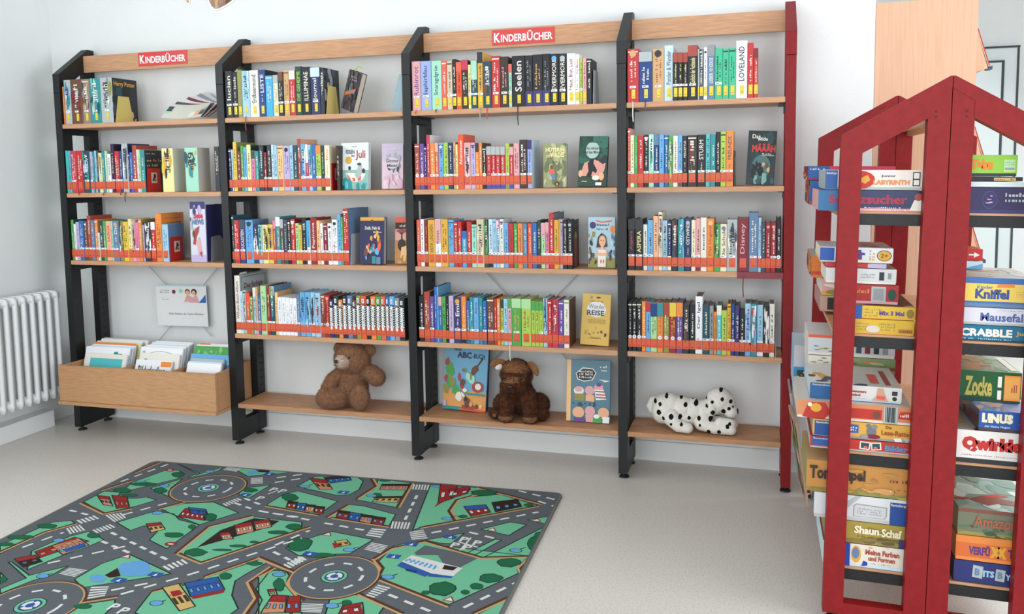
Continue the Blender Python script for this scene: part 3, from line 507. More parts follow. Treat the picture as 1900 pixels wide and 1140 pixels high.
# second shelf, third bay
disp('olive-green book of a girl in a wood, second shelf of third bay', Z2, (1009, 349.5), (1051, 348.5), (1006, 268), .02, 2, .03, '#8d9468',
 [('s', 0, 0, 1, 1, ['#a9ad80', '#767c52', '#b8b890', '#6a7050'], 34, 5, .16), ('t', .10, .81, .93, .92, 'HÜTERIN', 'paleyellow', 0, .05), ('t', .13, .68, .30, .74, 'DES', 'paleyellow'), ('t', .30, .68, .93, .80, 'WALDES', 'paleyellow', 0, .05), ('k', .4, .56, .65, .6, 'charcoal', 9), ('e', .36, .46, .06, .05, 'brown'), ('p', [(.26, .42), (.48, .42), (.52, .32), (.26, .3)], 'coral'), ('p', [(.3, .31), (.52, .31), (.55, .17), (.44, .17)], 'steelblue'), ('e', .6, .09, .1, .05, 'darkbrown'), ('e', .6, .08, .04, .03, 'gold'), ('s', .65, .15, .95, .5, ['paper', 'tan'], 4, 4, .05)])
t_ = disp('dark-green book with two horses under a pale moon, second shelf of third bay', Z2, (1072, 346.5), (1125, 345.5), (1079, 256), .02, 8, .02, '#20402f',
 [('s', .05, .45, .95, .95, ['#2c6152', '#245043', '#376f60'], 16, 5, .2), ('e', .47, .72, .24, .17, '#a9c2b8'), ('t', .22, .73, .78, .79, 'Das einsame', 'charcoal'), ('t', .15, .65, .82, .71, 'Lied des Mondes', 'charcoal'), ('k', .2, .86, .8, .9, 'darkteal', 12), ('p', [(.06, .2), (.2, .46), (.5, .54), (.95, .46), (.9, .3), (.75, .2)], '#d99a8c'), ('p', [(.28, .2), (.36, .3), (.32, .46), (.44, .55), (.54, .56), (.52, .46), (.66, .32), (.62, .26), (.5, .3), (.45, .18)], 'black'), ('p', [(.7, .5), (.9, .63), (1, .6), (1, .5), (.85, .44)], 'charcoal'), ('e', .08, .25, .07, .07, 'peach'), ('e', .62, .17, .13, .05, 'ivory'), ('e', .82, .2, .09, .08, 'peach'), ('k', .1, .08, .32, .11, 'ivory', 9), ('r', .62, .02, .83, .08, 'white')], roll=1.5)
# third shelf, third bay
disp('light-blue book with a drawn dark-haired girl, third shelf of third bay', Z3, (1092, 496), (1141, 497.5), (1089, 404), .05, 3, .016, '#a9c6d4',
 [('e', .16, .84, .12, .07, 'indigo'), ('e', .91, .76, .10, .08, 'orange'), ('p', [(.28, .95), (.5, .91), (.88, .94), (.88, .91), (.5, .885), (.28, .92)], 'coral'), ('k', .3, .82, .8, .88, 'slate', 8), ('k', .3, .74, .75, .79, 'slate', 8), ('r', 0, 0, 1, .2, 'olive'), ('s', .0, .1, .3, .7, ['olive', 'charcoal', 'green', 'brown'], 16, 4, .07), ('s', .75, .1, 1, .68, ['charcoal', 'paleblue', 'steelblue', 'brown'], 14, 7, .06), ('p', [(.36, .6), (.5, .69), (.66, .62), (.72, .42), (.3, .40)], 'darkbrown'), ('e', .53, .53, .13, .11, 'peach'), ('p', [(.48, .45), (.57, .45), (.6, .36), (.46, .36)], 'peach'), ('p', [(.37, .36), (.68, .36), (.66, .02), (.36, .02)], 'ivory'), ('r', .36, .24, .68, .30, 'peach'), ('r', .33, .24, .38, .35, 'peach'), ('r', .66, .24, .71, .35, 'peach'), ('e', .48, .13, .03, .04, 'coral'), ('e', .58, .13, .03, .04, 'coral'), ('e', .48, .54, .015, .012, 'charcoal'), ('e', .58, .54, .015, .012, 'charcoal'), ('r', .51, .475, .56, .485, 'coral')])
# fourth shelf, third bay
disp('yellow book with a white blob reading REISE, tilted on the fourth shelf', Z4, (1077, 634), (1129, 640), (1087, 548), .06, 7, .02, '#d2ac4a',
 [('e', .5, .70, .34, .155, '#dfe1e0'), ('t', .22, .71, .80, .80, 'Wunder', 'gray'), ('t', .17, .58, .78, .68, 'REISE', 'charcoal', 0, .03), ('k', .25, .84, .75, .87, 'brown', 12), ('t', .22, .42, .85, .51, 'FERIENREISE', '#b5943c'), ('k', .28, .12, .75, .17, 'brown', 12), ('e', .3, .93, .05, .03, 'gray'), ('e', .55, .93, .08, .02, 'brown'), ('s', .08, .2, .9, .38, ['brown', '#b5943c', 'charcoal'], 12, 4, .035)], roll=2.5)
# bottom shelf, third bay
disp('light-blue alphabet picture book with ABC-BUCH lettering leaning left of the brown dog', Z5, (821, 750), (900, 756), (836, 640), .115, 6, .012, '#6fa6c4',
 [('r', 0, 0, 1, .30, '#d99a55'), ('r', 0, 0, .5, .05, 'teal'), ('r', .4, 0, 1, .03, 'vermilion'), ('r', .45, .02, .75, .09, 'brick'), ('t', .28, .80, .62, .90, 'ABC', 'navy', 0, .05), ('t', .64, .81, .93, .885, '-BUCH', 'navy', 0, .03), ('t', .2, .91, .38, .96, 'Mein', 'navy'), ('p', [(.62, .58), (.70, .55), (.80, .64), (.78, .72), (.70, .70), (.64, .66)], 'brown'), ('p', [(.76, .7), (.79, .7), (.9, .82), (.87, .84)], 'darkbrown'), ('s', .05, .3, .3, .78, ['brick', 'green', 'purple', 'olive'], 14, 4, .11), ('s', .35, .35, .5, .68, ['red', 'brown', 'green'], 8, 6, .07), ('s', .55, .42, .7, .55, ['green', 'mint', 'olive'], 5, 8, .08), ('e', .80, .38, .13, .085, 'brick'), ('e', .81, .385, .07, .05, 'ivory'), ('s', .35, .2, .55, .34, ['ivory', 'green'], 4, 6, .07), ('r', .5, .25, .98, .28, 'teal'), ('s', .3, .06, .9, .2, ['brown', 'tan', 'charcoal', 'paleorange'], 10, 11, .06), ('r', .03, .05, .09, .13, 'lavender')], roll=2.5, hh=.285)
for i in range(1):
    disp('dark picture book mostly hidden behind the alphabet book', Z5, (845, 748), (904, 751), (850, 640), .145, 4, .010, 'indigo', [('k', .92, .6, .99, .95, 'ivory', 8, 1)], roll=2, hh=.283)
disp('blue-gray picture book of cartoon pigs leaning right of the brown dog', Z5, (1051, 770), (1131, 777), (1058, 669), .085, 7, .014, '#577f90',
 [('r', 0, 0, .09, 1, 'paleorange'), ('p', [(.2, .78), (.36, .88), (.6, .87), (.68, .80), (.6, .68), (.4, .65), (.24, .68)], 'ivory'), ('p', [(.22, .78), (.37, .86), (.59, .855), (.66, .80), (.58, .69), (.4, .665), (.26, .69)], 'charcoal'), ('k', .28, .70, .6, .84, 'ivory', 9, 0, 3), ('k', .76, .82, .92, .93, 'ivory', 5, 0, 2), ('p', [(.74, .70), (.86, .69), (1, .68), (.88, .655)], 'ivory'), ('e', .28, .50, .12, .07, 'ivory'), ('e', .27, .525, .085, .045, 'rose'), ('p', [(.18, .45), (.42, .45), (.42, .34), (.18, .34)], 'olive'), ('e', .53, .51, .11, .075, 'rose'), ('p', [(.44, .44), (.64, .44), (.64, .33), (.44, .34)], 'peach'), ('e', .74, .56, .11, .07, 'rose'), ('p', [(.64, .53), (.86, .53), (.92, .38), (.68, .36)], 'white'), ('r', .66, .49, .88, .51, 'brick'), ('r', .68, .44, .90, .46, 'brick'), ('r', .68, .395, .91, .415, 'brick'), ('e', .74, .61, .06, .03, 'purple'), ('s', .12, .27, .85, .31, ['darkteal', 'slate'], 8, 3, .035),
  ('e', .28, .15, .14, .09, 'peach'), ('p', [(.18, .07), (.42, .07), (.44, .0), (.18, .0)], 'purple'), ('e', .55, .18, .12, .08, 'rose'), ('p', [(.44, .12), (.62, .12), (.64, 0), (.46, 0)], 'rose'), ('e', .86, .16, .13, .09, 'peach'), ('p', [(.62, .1), (.82, .1), (.82, 0), (.62, 0)], 'green'), ('e', .70, .10, .07, .035, 'white'), ('p', [(.84, .1), (1, .1), (.99, 0), (.84, 0)], 'white')], spine='paleorange')
# second shelf, right bay
disp('dark book lettered Das wilde with a lamb at night, second shelf of rightmost bay', Z2, (1384, 341), (1436, 342.5), (1398, 246), .03, 7, .016, '#18282c',
 [('s', .1, .1, .95, .95, ['#1f3a3e', '#25474a', '#162125', '#2f5a5a'], 24, 9, .13), ('e', .5, .33, .33, .22, '#466f6c'), ('t', .13, .85, .42, .93, 'Das', 'ivory'), ('t', .32, .81, .68, .88, 'wilde', 'ivory'), ('t', .14, .60, .98, .76, 'MÄÄÄH', '#c03a35', 0, .05), ('k', .5, .53, .95, .58, 'ivory', 12, 0, 2), ('s', .2, .2, .5, .4, ['black', '#0d1416'], 7, 6, .09), ('s', .55, .15, .85, .4, ['brown', 'tan', 'slate'], 6, 8, .06), ('s', .1, .02, .95, .16, ['#6fa29a', '#35504f'], 7, 5, .1)], roll=3)
# leaning dark book on the top shelf of the second bay, with a lime bookmark
t_ = disp('dark tilted book with a lime ribbon on the top shelf of the second bay', Z1, (633, 208.5), (658, 208), (683, 128), .05, 3, .03, '#3a3236',
 [('s', .05, .05, .95, .95, ['#5c4a48', '#2b2629', '#6d5a58', '#453f46'], 24, 4, .14), ('p', [(.1, .34), (.85, .5), (.85, .60), (.12, .44)], '#b8683c'), ('k', .2, .75, .8, .9, 'gray', 8, 0, 2), ('s', .3, .5, .8, .6, ['steelblue', 'teal'], 3, 4, .1)], yaw=-22, roll=19, ww=.082, hh=.17, pc=M_page)
m = MB(); v = [(.03, .008, .15), (.028, .006, .175), (.035, .006, .19), (.05, .006, .197), (.065, .006, .192)]; m.tube(v, [.003]*5, P('lime'), 6); m.build('bookmark_ribbon', t_)
# open display copy on the third shelf of the leftmost bay
t_ = disp('thick white and purple picture book standing open beside a gray card, leftmost bay', Z3, (356, 488.5), (384, 488.5), (350, 375), .012, 1, .006, '#cfd0de',
 [('r', 0, .88, 1, 1, 'indigo'), ('r', 0, 0, 1, .12, 'lavender'), ('s', .1, .82, .9, .95, ['lavender', 'indigo'], 5, 3, .1), ('t', .2, .72, .85, .82, 'Liebe', 'crimson', 0, .05), ('t', .15, .62, .9, .71, 'NEWS', 'steelblue', 0, .05), ('p', [(.15, .3), (.3, .55), (.6, .6), (.55, .5), (.4, .42), (.3, .28)], 'brick'), ('p', [(.35, .36), (.6, .42), (.7, .2), (.5, .1), (.45, .25)], 'rose'), ('p', [(.55, .16), (.75, .18), (.7, .08)], 'crimson'), ('s', .05, .4, .3, .8, ['brown', 'charcoal', 'silver'], 6, 9, .07)])
m = MB(); a = at(384, 488, y=.012); l0 = a.x-t_.location.x; m.box(l0+.0015, l0+.004, .003, .175, .004, .265, P('#2a2a5c')); m.box(l0-.075, l0-.0015, .172, .175, .006, .265, P('#2a2a5c')); m.build('rear_cover', t_)
for k in range(1):
    m = MB(); m.prism([(.02, 0), (.115, 0), (.125, .09), (.09, .12), (.03, .115)], 0, .002, P('#8b8d93'), 'x')
    t = thing('info_card', 'gray card leaning on the open white and purple book, leftmost bay', 'card', (a.x+.008, .012, Z3+.001)); m.build('card_sheet', t)
# ------------------------------------------------------------------ bookends
def bookend(label, px, zb, y0, d0, d1, h, mt, art=None, th=.0016, x=None, name='bookend'):
    X = x if x is not None else at(px, 400, y=y0).x
    t = thing(name, label, 'bookend', (X, y0, zb))
    m = MB(); m.prism([(0, .0006), (d0, .0006), (d0-(d0-d1)*.5, h), ((d0-d1)*.5, h)], 0, th, mt, 'x'); m.build('upright_plate', t)
    m = MB(); m.box(-.05, .0, 0.005, d0-.005, .00005, .0003, mt); m.build('base_plate', t)
    if art:
        m = MB(); F = Face(m, (th, 0, 0), (0, d0, 0), (0, 0, h)); F.art(art); m.build('window_picture', t)
    return t
def bx(bay, shf, i=-1): return allb[(bay, shf)][i]['X1']
bookend('cream bookend plate beside thick silvery book on the top shelf, leftmost bay', 0, Z1, .014, .12, .07, .125, M_cream, x=bx(0, 0)+.0034)
bookend('cream bookend plate beside stone-patterned book on the top shelf, second bay', 0, Z1, .014, .115, .07, .125, M_cream, x=bx(1, 0)+.0034)
RA = [('r', .3, .38, .72, .82, '#c9bfb0'), ('s', .42, .45, .62, .75, ['brown', 'gray', 'darkbrown'], 4, 5, .1)]
n1 = [e for e in allb[(0, 1)] if e['col'] == 'teal' and 'q' in e][0]
bookend('red bookend with a picture window on the second shelf of the leftmost bay', 0, Z2, .012, .095, .085, .112, M_redbend, RA, x=n1['X1']+.0034)
bookend('red bookend with a picture window on the third shelf of the leftmost bay', 0, Z3, .012, .095, .085, .115, M_redbend, RA, x=bx(0, 2)+.0034)
n1 = [e for e in allb[(1, 1)] if e.get('T') == 'fern'][0]
bookend('red bookend with a picture window on the second shelf of the second bay', 0, Z2, .012, .10, .09, .118, M_redbend, RA, x=n1['X1']+.0034)
bookend('pale-gray bookend plate on the third shelf of the second bay', 0, Z3, .012, .12, .09, .135, M_grayend, x=bx(1, 2)+.0034)
bookend('pale-gray bookend plate on the top shelf of the third bay', 0, Z1, .014, .12, .09, .135, M_grayend, x=bx(2, 0)+.0034)
bookend('black and white bookend behind the orange book, second shelf of rightmost bay', 0, Z2, .012, .13, .11, .135, mat('black_bookend', '#1a1b1e', .35), [('r', .3, .3, .6, .85, 'ivory')], x=bx(3, 1)+.0034)
bookend('gray bookend plate at the right end of the fourth shelf, rightmost bay', 0, Z4, .012, .12, .10, .12, M_grayend, x=bx(3, 3)+.0034)
M_acryl = mat('blue_acrylic', '#7fb4c4', .15, alpha=.45, spec=.6)
a = at(733, 207, y=.06)
t = thing('acrylic_bookend', 'tilted translucent blue acrylic bookend on the top shelf of the second bay', 'bookend', (a.x-.005, .06, Z1+.012), (0, R(14), R(10)))
m = MB(); m.bbox(-.012, .028, 0, .003, 0, .15, M_acryl, .0008); m.build('acrylic_sheet', t)

# ------------------------------------------------------------------ fanned magazines on the top shelf of the leftmost bay
MC = ['#c9ccd0', '#8d8f96', '#d7d9da', '#7e2f3c', '#dfe0de', '#4d5058', '#cfcfc0']
MN = ['lowest', 'second lowest', 'third lowest', 'middle', 'third topmost', 'second topmost', 'topmost']
for i in range(7):
    t = thing('magazine', f'{["pale", "gray", "white", "dark-red", "white", "charcoal", "cream"][i]} magazine, {MN[i]} in the fanned pile on the top shelf', 'magazine', (.80, .018+.0095*(6-i), Z1+.012), (R(40), 0, 0), 'magazines fanned on the top shelf')
    m = MB(); th_ = R(-34+5.6*i); L = .215; w_ = .105; n = 8; vs = []; fs = []
    for s_ in (0, 1):
        for j in range(n+1):
            u = -L*j/n; zc = -.010*math.sin(j/n*math.pi)
            for y in (0, w_): vs.append((u*math.cos(th_)-y*math.sin(th_), u*math.sin(th_)+y*math.cos(th_), zc+s_*.0034))
    k = 2*(n+1)
    for j in range(n): fs += [[2*j, 2*j+1, 2*j+3, 2*j+2], [k+2*j, k+2*j+2, k+2*j+3, k+2*j+1], [2*j, 2*j+2, k+2*j+2, k+2*j], [2*j+1, k+2*j+1, k+2*j+3, 2*j+3]]
    fs += [[0, k, k+1, 1], [2*n, 2*n+1, k+2*n+1, k+2*n]]
    m.add(vs, fs, P(MC[i], .25)); rnd = random.Random(i+3)
    for q in range(6):
        j = rnd.randint(0, n-1); f0 = rnd.uniform(0, .5); f1 = f0+.35
        A0, B0 = Vector(vs[k+2*j]), Vector(vs[k+2*j+1]); A1, B1 = Vector(vs[k+2*j+2]), Vector(vs[k+2*j+3]); o_ = Vector((0, 0, .0003))
        m.add([A0.lerp(B0, f0)+o_, A0.lerp(B0, f1)+o_, A1.lerp(B1, f1)+o_, A1.lerp(B1, f0)+o_], [[3, 2, 1, 0]], P(rnd.choice(['tan', 'silver', 'mint', 'slate', 'peach', 'ivory', 'gray'])))
    m.build('magazine_sheets', t)
# ------------------------------------------------------------------ board books in the trough
TRO = {
 0: [('ivory', 'blue-green sea cover', 'short', .095, [('r', .12, .3, .9, .9, 'turquoise'), ('s', .15, .2, .85, .7, ['steelblue', 'teal', 'white'], 8, 2, .12)]), ('white', 'turquoise panel', '', .135, [('r', .16, .2, .92, .86, 'turquoise'), ('s', .2, .5, .9, .85, ['cyan', 'white', 'teal'], 5, 3, .12), ('e', .8, .8, .08, .08, 'brown'), ('e', .2, .25, .1, .12, 'green')]),
     ('paleblue', 'plain gray edge', '', .140, []), ('white', 'faint gray edge', '', .146, [('k', .1, .85, .8, .92, 'gray')]), ('paleorange', 'orange top edge', '', .160, [('r', 0, .9, 1, 1, 'orange')]), ('paleyellow', 'pale-yellow top edge', '', .156, []), ('ivory', 'brown spiral edge', '', .162, []), ('white', 'gray lettered top', '', .168, [('k', .1, .9, .8, .95, 'gray')]), ('ivory', 'white top edge', '', .174, []), ('silver', 'silvery top edge', '', .178, [])],
 1: [('white', 'Bilderlexikon lettering', 'short', .062, [('t', .1, .62, .85, .86, 'Bilderlexikon', 'slate', 0, .03), ('r', .7, .85, .98, .97, 'orange')]), ('ivory', 'green line drawing', '', .10, [('s', .3, .5, .9, .85, ['silver', 'palegreen', 'gray'], 8, 4, .08), ('r', .12, .75, .2, .88, 'gray')]), ('white', 'oval lettered title', '', .150, [('e', .5, .80, .36, .13, 'gray'), ('e', .5, .80, .345, .12, 'white'), ('k', .25, .77, .75, .84, 'rose', 10), ('e', .1, .88, .04, .05, 'silver'), ('e', .1, .5, .04, .05, 'silver')]),
     ('ivory', 'gray figure print', '', .152, []), ('white', 'plain white top', '', .158, []), ('paleblue', 'bluish top edge', '', .162, []), ('white', 'faint lettered edge', '', .166, [('k', .3, .9, .8, .95, 'gray')]), ('ivory', 'cream top edge', '', .170, []), ('white', 'farthest white top', '', .174, [])],
 2: [('white', 'thin white slab', 'short', .058, []), ('paleblue', 'pale-blue slab', 'short', .064, []), ('silver', 'round picture of fish', 'short', .085, [('e', .8, .6, .16, .25, 'mint'), ('s', .1, .6, .5, .85, ['steelblue', 'brown'], 4, 2, .1)]), ('steelblue', 'bright blue band', '', .100, [('r', 0, .8, 1, 1, 'skyblue')]), ('green', 'Tiere im Wald lettering', '', .168, [('r', .06, 0, .98, .70, '#1c4a35'), ('t', .14, .46, .55, .64, 'Tiere', 'ivory', 0, .04), ('t', .22, .20, .86, .40, 'im Wald', 'ivory', 0, .04), ('s', .1, .78, .95, .95, ['#66b85e', '#7cc26e'], 8, 3, .08)]),
     ('white', 'white rear cover', '', .174, []), ('coral', 'red-tipped top edge', '', .178, [('r', .3, 0, 1, 1, 'white')])],
}
CN = ['left', 'middle', 'right']; XC = [(TX0+.022, XD[0]-.004), (XD[0]+.016, XD[1]-.004), (XD[1]+.016, TX1-.022)]
for c_, lst in TRO.items():
    n = len(lst); y = -.070
    for i, (col, desc, sz, h, art) in enumerate(lst):
        xl, xr = XC[c_]; jit = random.Random(i*7+c_); wv = (xr-xl)*(.82 if sz else jit.uniform(.86, .97)); lean = 20 if sz else 17
        if i and not sz and lst[i-1][2]: y += .012
        th = .010 if n > 8 else .012
        xo = xl+((xr-xl)-wv)*(.15+.5*jit.random())
        t = thing('board_book', f'{word(col)} board book with {desc}, {CN[c_]} trough compartment', 'book', (xo, y, .190), (R(-lean), 0, 0), f'board books in the {CN[c_]} trough compartment')
        hh = h*.5+.178 if not sz else h*.5+.172
        m = MB(); m.bbox(0, wv, 0, th, 0, hh, P(col, .3), .003); F = Face(m, (0, 0, hh*.0), (wv, 0, 0), (0, 0, hh)); F.art(art); m.build('cover', t)
        m = MB(); m.box(.004, wv+.0012, .002, th-.002, .004, hh-.004, M_page2); m.build('page_block', t)
        y += (th+.0012)/math.cos(R(lean)) if True else 0
        y += .0022
# ================================================================== soft toys
def blob(name, parent, els, mfun, mats, vox=.0032, disp_=.0012, fscale=140, smooth=3, fur=None):
    """ellipsoids fused into one continuous skin (voxel remesh), then a little furry relief"""
    bm = bmesh.new()
    for c, r, *rot in els:
        mt = Matrix.Translation(c) @ (Matrix.Rotation(rot[0][0], 4, 'X') @ Matrix.Rotation(rot[0][1], 4, 'Y') @ Matrix.Rotation(rot[0][2], 4, 'Z') if rot else Matrix()) @ Matrix.Diagonal((*r, 1))
        bmesh.ops.create_icosphere(bm, subdivisions=3, radius=1, matrix=mt)
    me = bpy.data.meshes.new(name); bm.to_mesh(me); bm.free()
    tmp = bpy.data.objects.new(name, me); C.objects.link(tmp)
    md_ = tmp.modifiers.new('r', 'REMESH'); md_.mode = 'VOXEL'; md_.voxel_size = vox
    ms = tmp.modifiers.new('s', 'SMOOTH'); ms.factor = .6; ms.iterations = smooth
    me2 = bpy.data.meshes.new_from_object(tmp.evaluated_get(bpy.context.evaluated_depsgraph_get()))
    bpy.data.objects.remove(tmp); bpy.data.meshes.remove(me)
    nv = [v.normal.copy() for v in me2.vertices]
    for v, n in zip(me2.vertices, nv):
        p = v.co; v.co = p+n*disp_*(mnoise.noise(p*fscale)+.7*mnoise.noise(p*fscale*2.3))
    me2.materials.clear()
    for m_ in mats: me2.materials.append(m_)
    for p in me2.polygons: p.use_smooth = True; p.material_index = mfun(p.center, p.normal)
    parent.location.z += .001-min(v.co.z for v in me2.vertices)
    o = bpy.data.objects.new(name, me2); C.objects.link(o); o.parent = parent
    if fur:
        md = o.modifiers.new('fur', 'PARTICLE_SYSTEM'); st = md.particle_system.settings
        st.type = 'HAIR'; st.count = fur[0]; st.hair_length = fur[1]; st.hair_step = 3; st.use_advanced_hair = True
        st.brownian_factor = fur[1]*.35; st.factor_random = fur[1]*.12; st.length_random = .5; st.emit_from = 'FACE'; st.material = 1
        st.root_radius = .35; st.tip_radius = .1; st.radius_scale = .0016; st.display_step = 2; st.render_step = 2
        st.child_type = 'NONE'
    return o
def chain(pts, rs, n=5):
    out = []
    for (a, ra), (b, rb) in zip(zip(pts, rs), zip(pts[1:], rs[1:])):
        for i in range(n+1):
            t = i/n; c = Vector(a).lerp(Vector(b), t); r = ra+(rb-ra)*t; out.append((c, (r, r, r)))
    return out
def ball(name, parent, c, r, mt):
    bm = bmesh.new(); bmesh.ops.create_icosphere(bm, subdivisions=3, radius=1, matrix=Matrix.Translation(c) @ Matrix.Diagonal((*r, 1))); m = MB(); m.bm(bm, mt); return m.build(name, parent, True)
M_nose = mat('toy_nose', '#1a1413', .25)
# teddy bear
M_bear = mat('bear_plush', '#7c5640', .95, '#8e684e', 90, bump=.6, bscale=500, sheen=.12, spec=.1); M_snout = mat('bear_snout_plush', '#c9b3a2', .95, '#b8a08e', 120, bump=.5, bscale=500, sheen=.1, spec=.1)
o = at(655, 746, y=.075)
bear = thing('teddy_bear', 'brown teddy bear with a pale snout sitting on the bottom shelf of second bay', 'soft toy', (o.x, .085, Z5+.001), (0, 0, R(6)))
S = 1.135
els = [((0, 0, .075), (.060, .05, .072)), ((0, -.004, .115), (.052, .045, .05)), ((.004, -.012, .19), (.074, .060, .064)), ((.004, -.02, .215), (.058, .05, .045)), ((0, -.008, .145), (.045, .04, .03)), ((-.052, .0, .228), (.025, .013, .026)), ((.070, .0, .224), (.026, .013, .026)), ((-.02, -.066, .19), (.028, .026, .030))]
els += chain([(-.042, 0, .132), (-.078, -.018, .105), (-.094, -.035, .075)], [.030, .029, .027])+chain([(.045, 0, .138), (.082, -.012, .134), (.106, -.022, .120)], [.031, .033, .034])
els += chain([(-.03, -.02, .04), (-.065, -.05, .038), (-.088, -.066, .040)], [.041, .041, .038])+chain([(.03, -.02, .04), (.048, -.058, .042)], [.04, .038])+[((.052, -.072, .052), (.037, .026, .050)), ((-.095, -.074, .045), (.030, .024, .040))]
els = [(Vector(c)*S, tuple(x*S for x in r)) for c, r, *_ in els]; els = [(c+Vector((0, 0, .004)), r) for c, r in els]
blob('bear_body', bear, els, lambda c, n: 1 if (Vector(c)-Vector((-.02, -.078, .19))*S).length < .033*S and c.y < -.056*S else 0, [M_bear, M_snout], .0034, .0022, 150, fur=(26000, .006))
ball('nose', bear, Vector((-.032, -.093, .200))*S, (.0095, .006, .0075), M_nose)
ball('eye', bear, Vector((.013, -.069, .211))*S, (.0055, .004, .0055), M_nose); ball('eye', bear, Vector((-.047, -.062, .204))*S, (.0055, .004, .0055), M_nose)
m = MB(); m.tube([Vector(p)*S for p in ((-.032, -.096, .196), (-.031, -.097, .186), (-.026, -.096, .181))], .0012, M_nose, 6); m.build('stitched_mouth', bear)
# brown dog
M_dog = mat('dog_plush', '#3c1e10', .9, '#5a321b', 60, bump=.7, bscale=420, sheen=.1, spec=.15); M_dogl = mat('dog_plush_light', '#7d5334', .9, '#8d6240', 90, bump=.6, bscale=420, sheen=.12, spec=.15); M_earw = mat('dog_ear_lining', '#d8cfcb', .9)
o = at(957, 776, y=.045)
dog = thing('plush_dog', 'dark-brown wrinkled plush dog sitting on the bottom shelf of third bay', 'soft toy', (o.x, .098, Z5+.001), (0, 0, R(4)))
els = [((0, .015, .075), (.064, .06, .07)), ((0, -.002, .11), (.057, .052, .06)), ((-.005, -.015, .178), (.066, .057, .062)), ((-.005, -.03, .2), (.055, .045, .045)), ((-.012, -.07, .146), (.046, .034, .030)), ((-.038, -.066, .140), (.026, .024, .028)), ((.018, -.064, .140), (.026, .024, .028)), ((-.038, -.060, .187), (.028, .018, .013)), ((.026, -.060, .189), (.028, .018, .013)), ((-.005, -.066, .170), (.030, .018, .010)),
 ((-.068, .01, .045), (.042, .055, .044)), ((.078, .012, .048), (.046, .058, .047)), ((-.088, -.045, .022), (.027, .034, .021)), ((.102, -.038, .024), (.030, .034, .023))]
els += chain([(-.035, -.035, .11), (-.037, -.062, .05), (-.036, -.078, .025)], [.034, .029, .025])+chain([(.045, -.035, .10), (.060, -.066, .045), (.063, -.080, .025)], [.034, .029, .026])+[((-.036, -.092, .020), (.030, .026, .019)), ((.064, -.094, .020), (.030, .026, .019))]
els = [(Vector(c)*1.04, tuple(x*1.04 for x in r)) for c, r, *_ in els]
blob('dog_body', dog, els, lambda c, n: 1 if (c.z > .205 and c.y < .02) or (abs(c.x+.01) < .06 and .168 < c.z < .19 and c.y < -.06) or (c.z < .03 and c.y < -.08) else 0, [M_dog, M_dogl], .0034, .0026, 90, fur=(26000, .006))
def flap(name, pts, wd, parent, m1, m2=None, th=.005):
    """a thin curved ear: a strip with its own thickness and lining"""
    mb = MB(); n = len(pts); P_ = [Vector(p) for p in pts]; vs = []
    for i, p in enumerate(P_):
        d = (P_[min(i+1, n-1)]-P_[max(i-1, 0)]).normalized(); s_ = d.cross(Vector((0, 1, 0))).normalized(); nn = s_.cross(d).normalized()
        for a, b in ((-1, -1), (1, -1), (1, 1), (-1, 1)): vs.append(p+s_*wd[i]*a+nn*th/2*b)
    fs = []
    for i in range(n-1):
        for k in range(4): fs.append([i*4+k, i*4+(k+1) % 4, (i+1)*4+(k+1) % 4, (i+1)*4+k])
    fs += [[3, 2, 1, 0], [4*n-4, 4*n-3, 4*n-2, 4*n-1]]; mb.add(vs, fs, m1); o = mb.build(name, parent, True)
    md = o.modifiers.new('b', 'SUBSURF'); md.levels = md.render_levels = 2; return o
flap('ear', [(-.045, -.02, .228), (-.075, -.03, .240), (-.100, -.035, .236), (-.118, -.038, .222)], [.016, .020, .016, .006], dog, M_dogl, th=.008)
flap('ear_lining', [(-.060, -.032, .222), (-.078, -.040, .220), (-.092, -.042, .212)], [.012, .013, .006], dog, M_earw, th=.004)
flap('ear', [(.040, -.02, .232), (.064, -.03, .232), (.082, -.037, .215), (.090, -.04, .185)], [.014, .018, .018, .008], dog, M_dogl, th=.008)
ball('nose', dog, (-.014, -.110, .154), (.013, .008, .009), M_nose)
ball('eye', dog, (-.043, -.079, .176), (.008, .006, .007), M_nose); ball('eye', dog, (.022, -.080, .178), (.008, .006, .007), M_nose)
# dalmatian
M_dal = mat('dalmatian_plush', '#d9d6cc', .95, '#e2dfd6', 150, bump=.5, bscale=600, sheen=.1, spec=.1); M_spot = mat('dalmatian_spot', '#17181b', .9, bump=.4, bscale=600, spec=.1)
o = at(1280, 799, y=.03); SC = .00212
dal = thing('plush_dalmatian', 'white plush dalmatian with black spots lying on the bottom shelf of rightmost bay', 'soft toy', (o.x, .095, Z5+.001))
def q(px, py, y=0): return Vector(((px-1280)*SC, y, (801-py)*SC))
els = [(q(1262, 775), (.075, .052, .050)), (q(1225, 768), (.044, .055, .055)), (q(1300, 778), (.045, .050, .045)), (q(1230, 765), (.054, .058, .062)), (q(1240, 757), (.05, .05, .05)), (q(1262, 762), (.06, .052, .050)), (q(1285, 765), (.055, .050, .050)), (q(1304, 768), (.042, .050, .052)), (q(1322, 752), (.04, .044, .04)), (q(1332, 742), (.054, .050, .050)), (q(1343, 748), (.040, .042, .046)), (q(1353, 762, -.006), (.028, .034, .027)), (q(1318, 752, -.040), (.017, .012, .036)), (q(1318, 752, .040), (.017, .012, .036))]
els += chain([q(1245, 775, -.045), q(1258, 789, -.062), q(1276, 791, -.066)], [.036, .024, .0215])+chain([q(1300, 785, -.035), q(1325, 790, -.050), q(1354, 791, -.050)], [.028, .023, .0215])+chain([q(1325, 785, .02), q(1355, 788, .015)], [.024, .024])+chain([q(1335, 780, -.045), q(1352, 782, -.045)], [.022, .024])
els += chain([q(1222, 748, .01), q(1206, 749, .0), q(1201, 760, -.01), q(1206, 770, -.012)], [.019, .013, .012, .011])
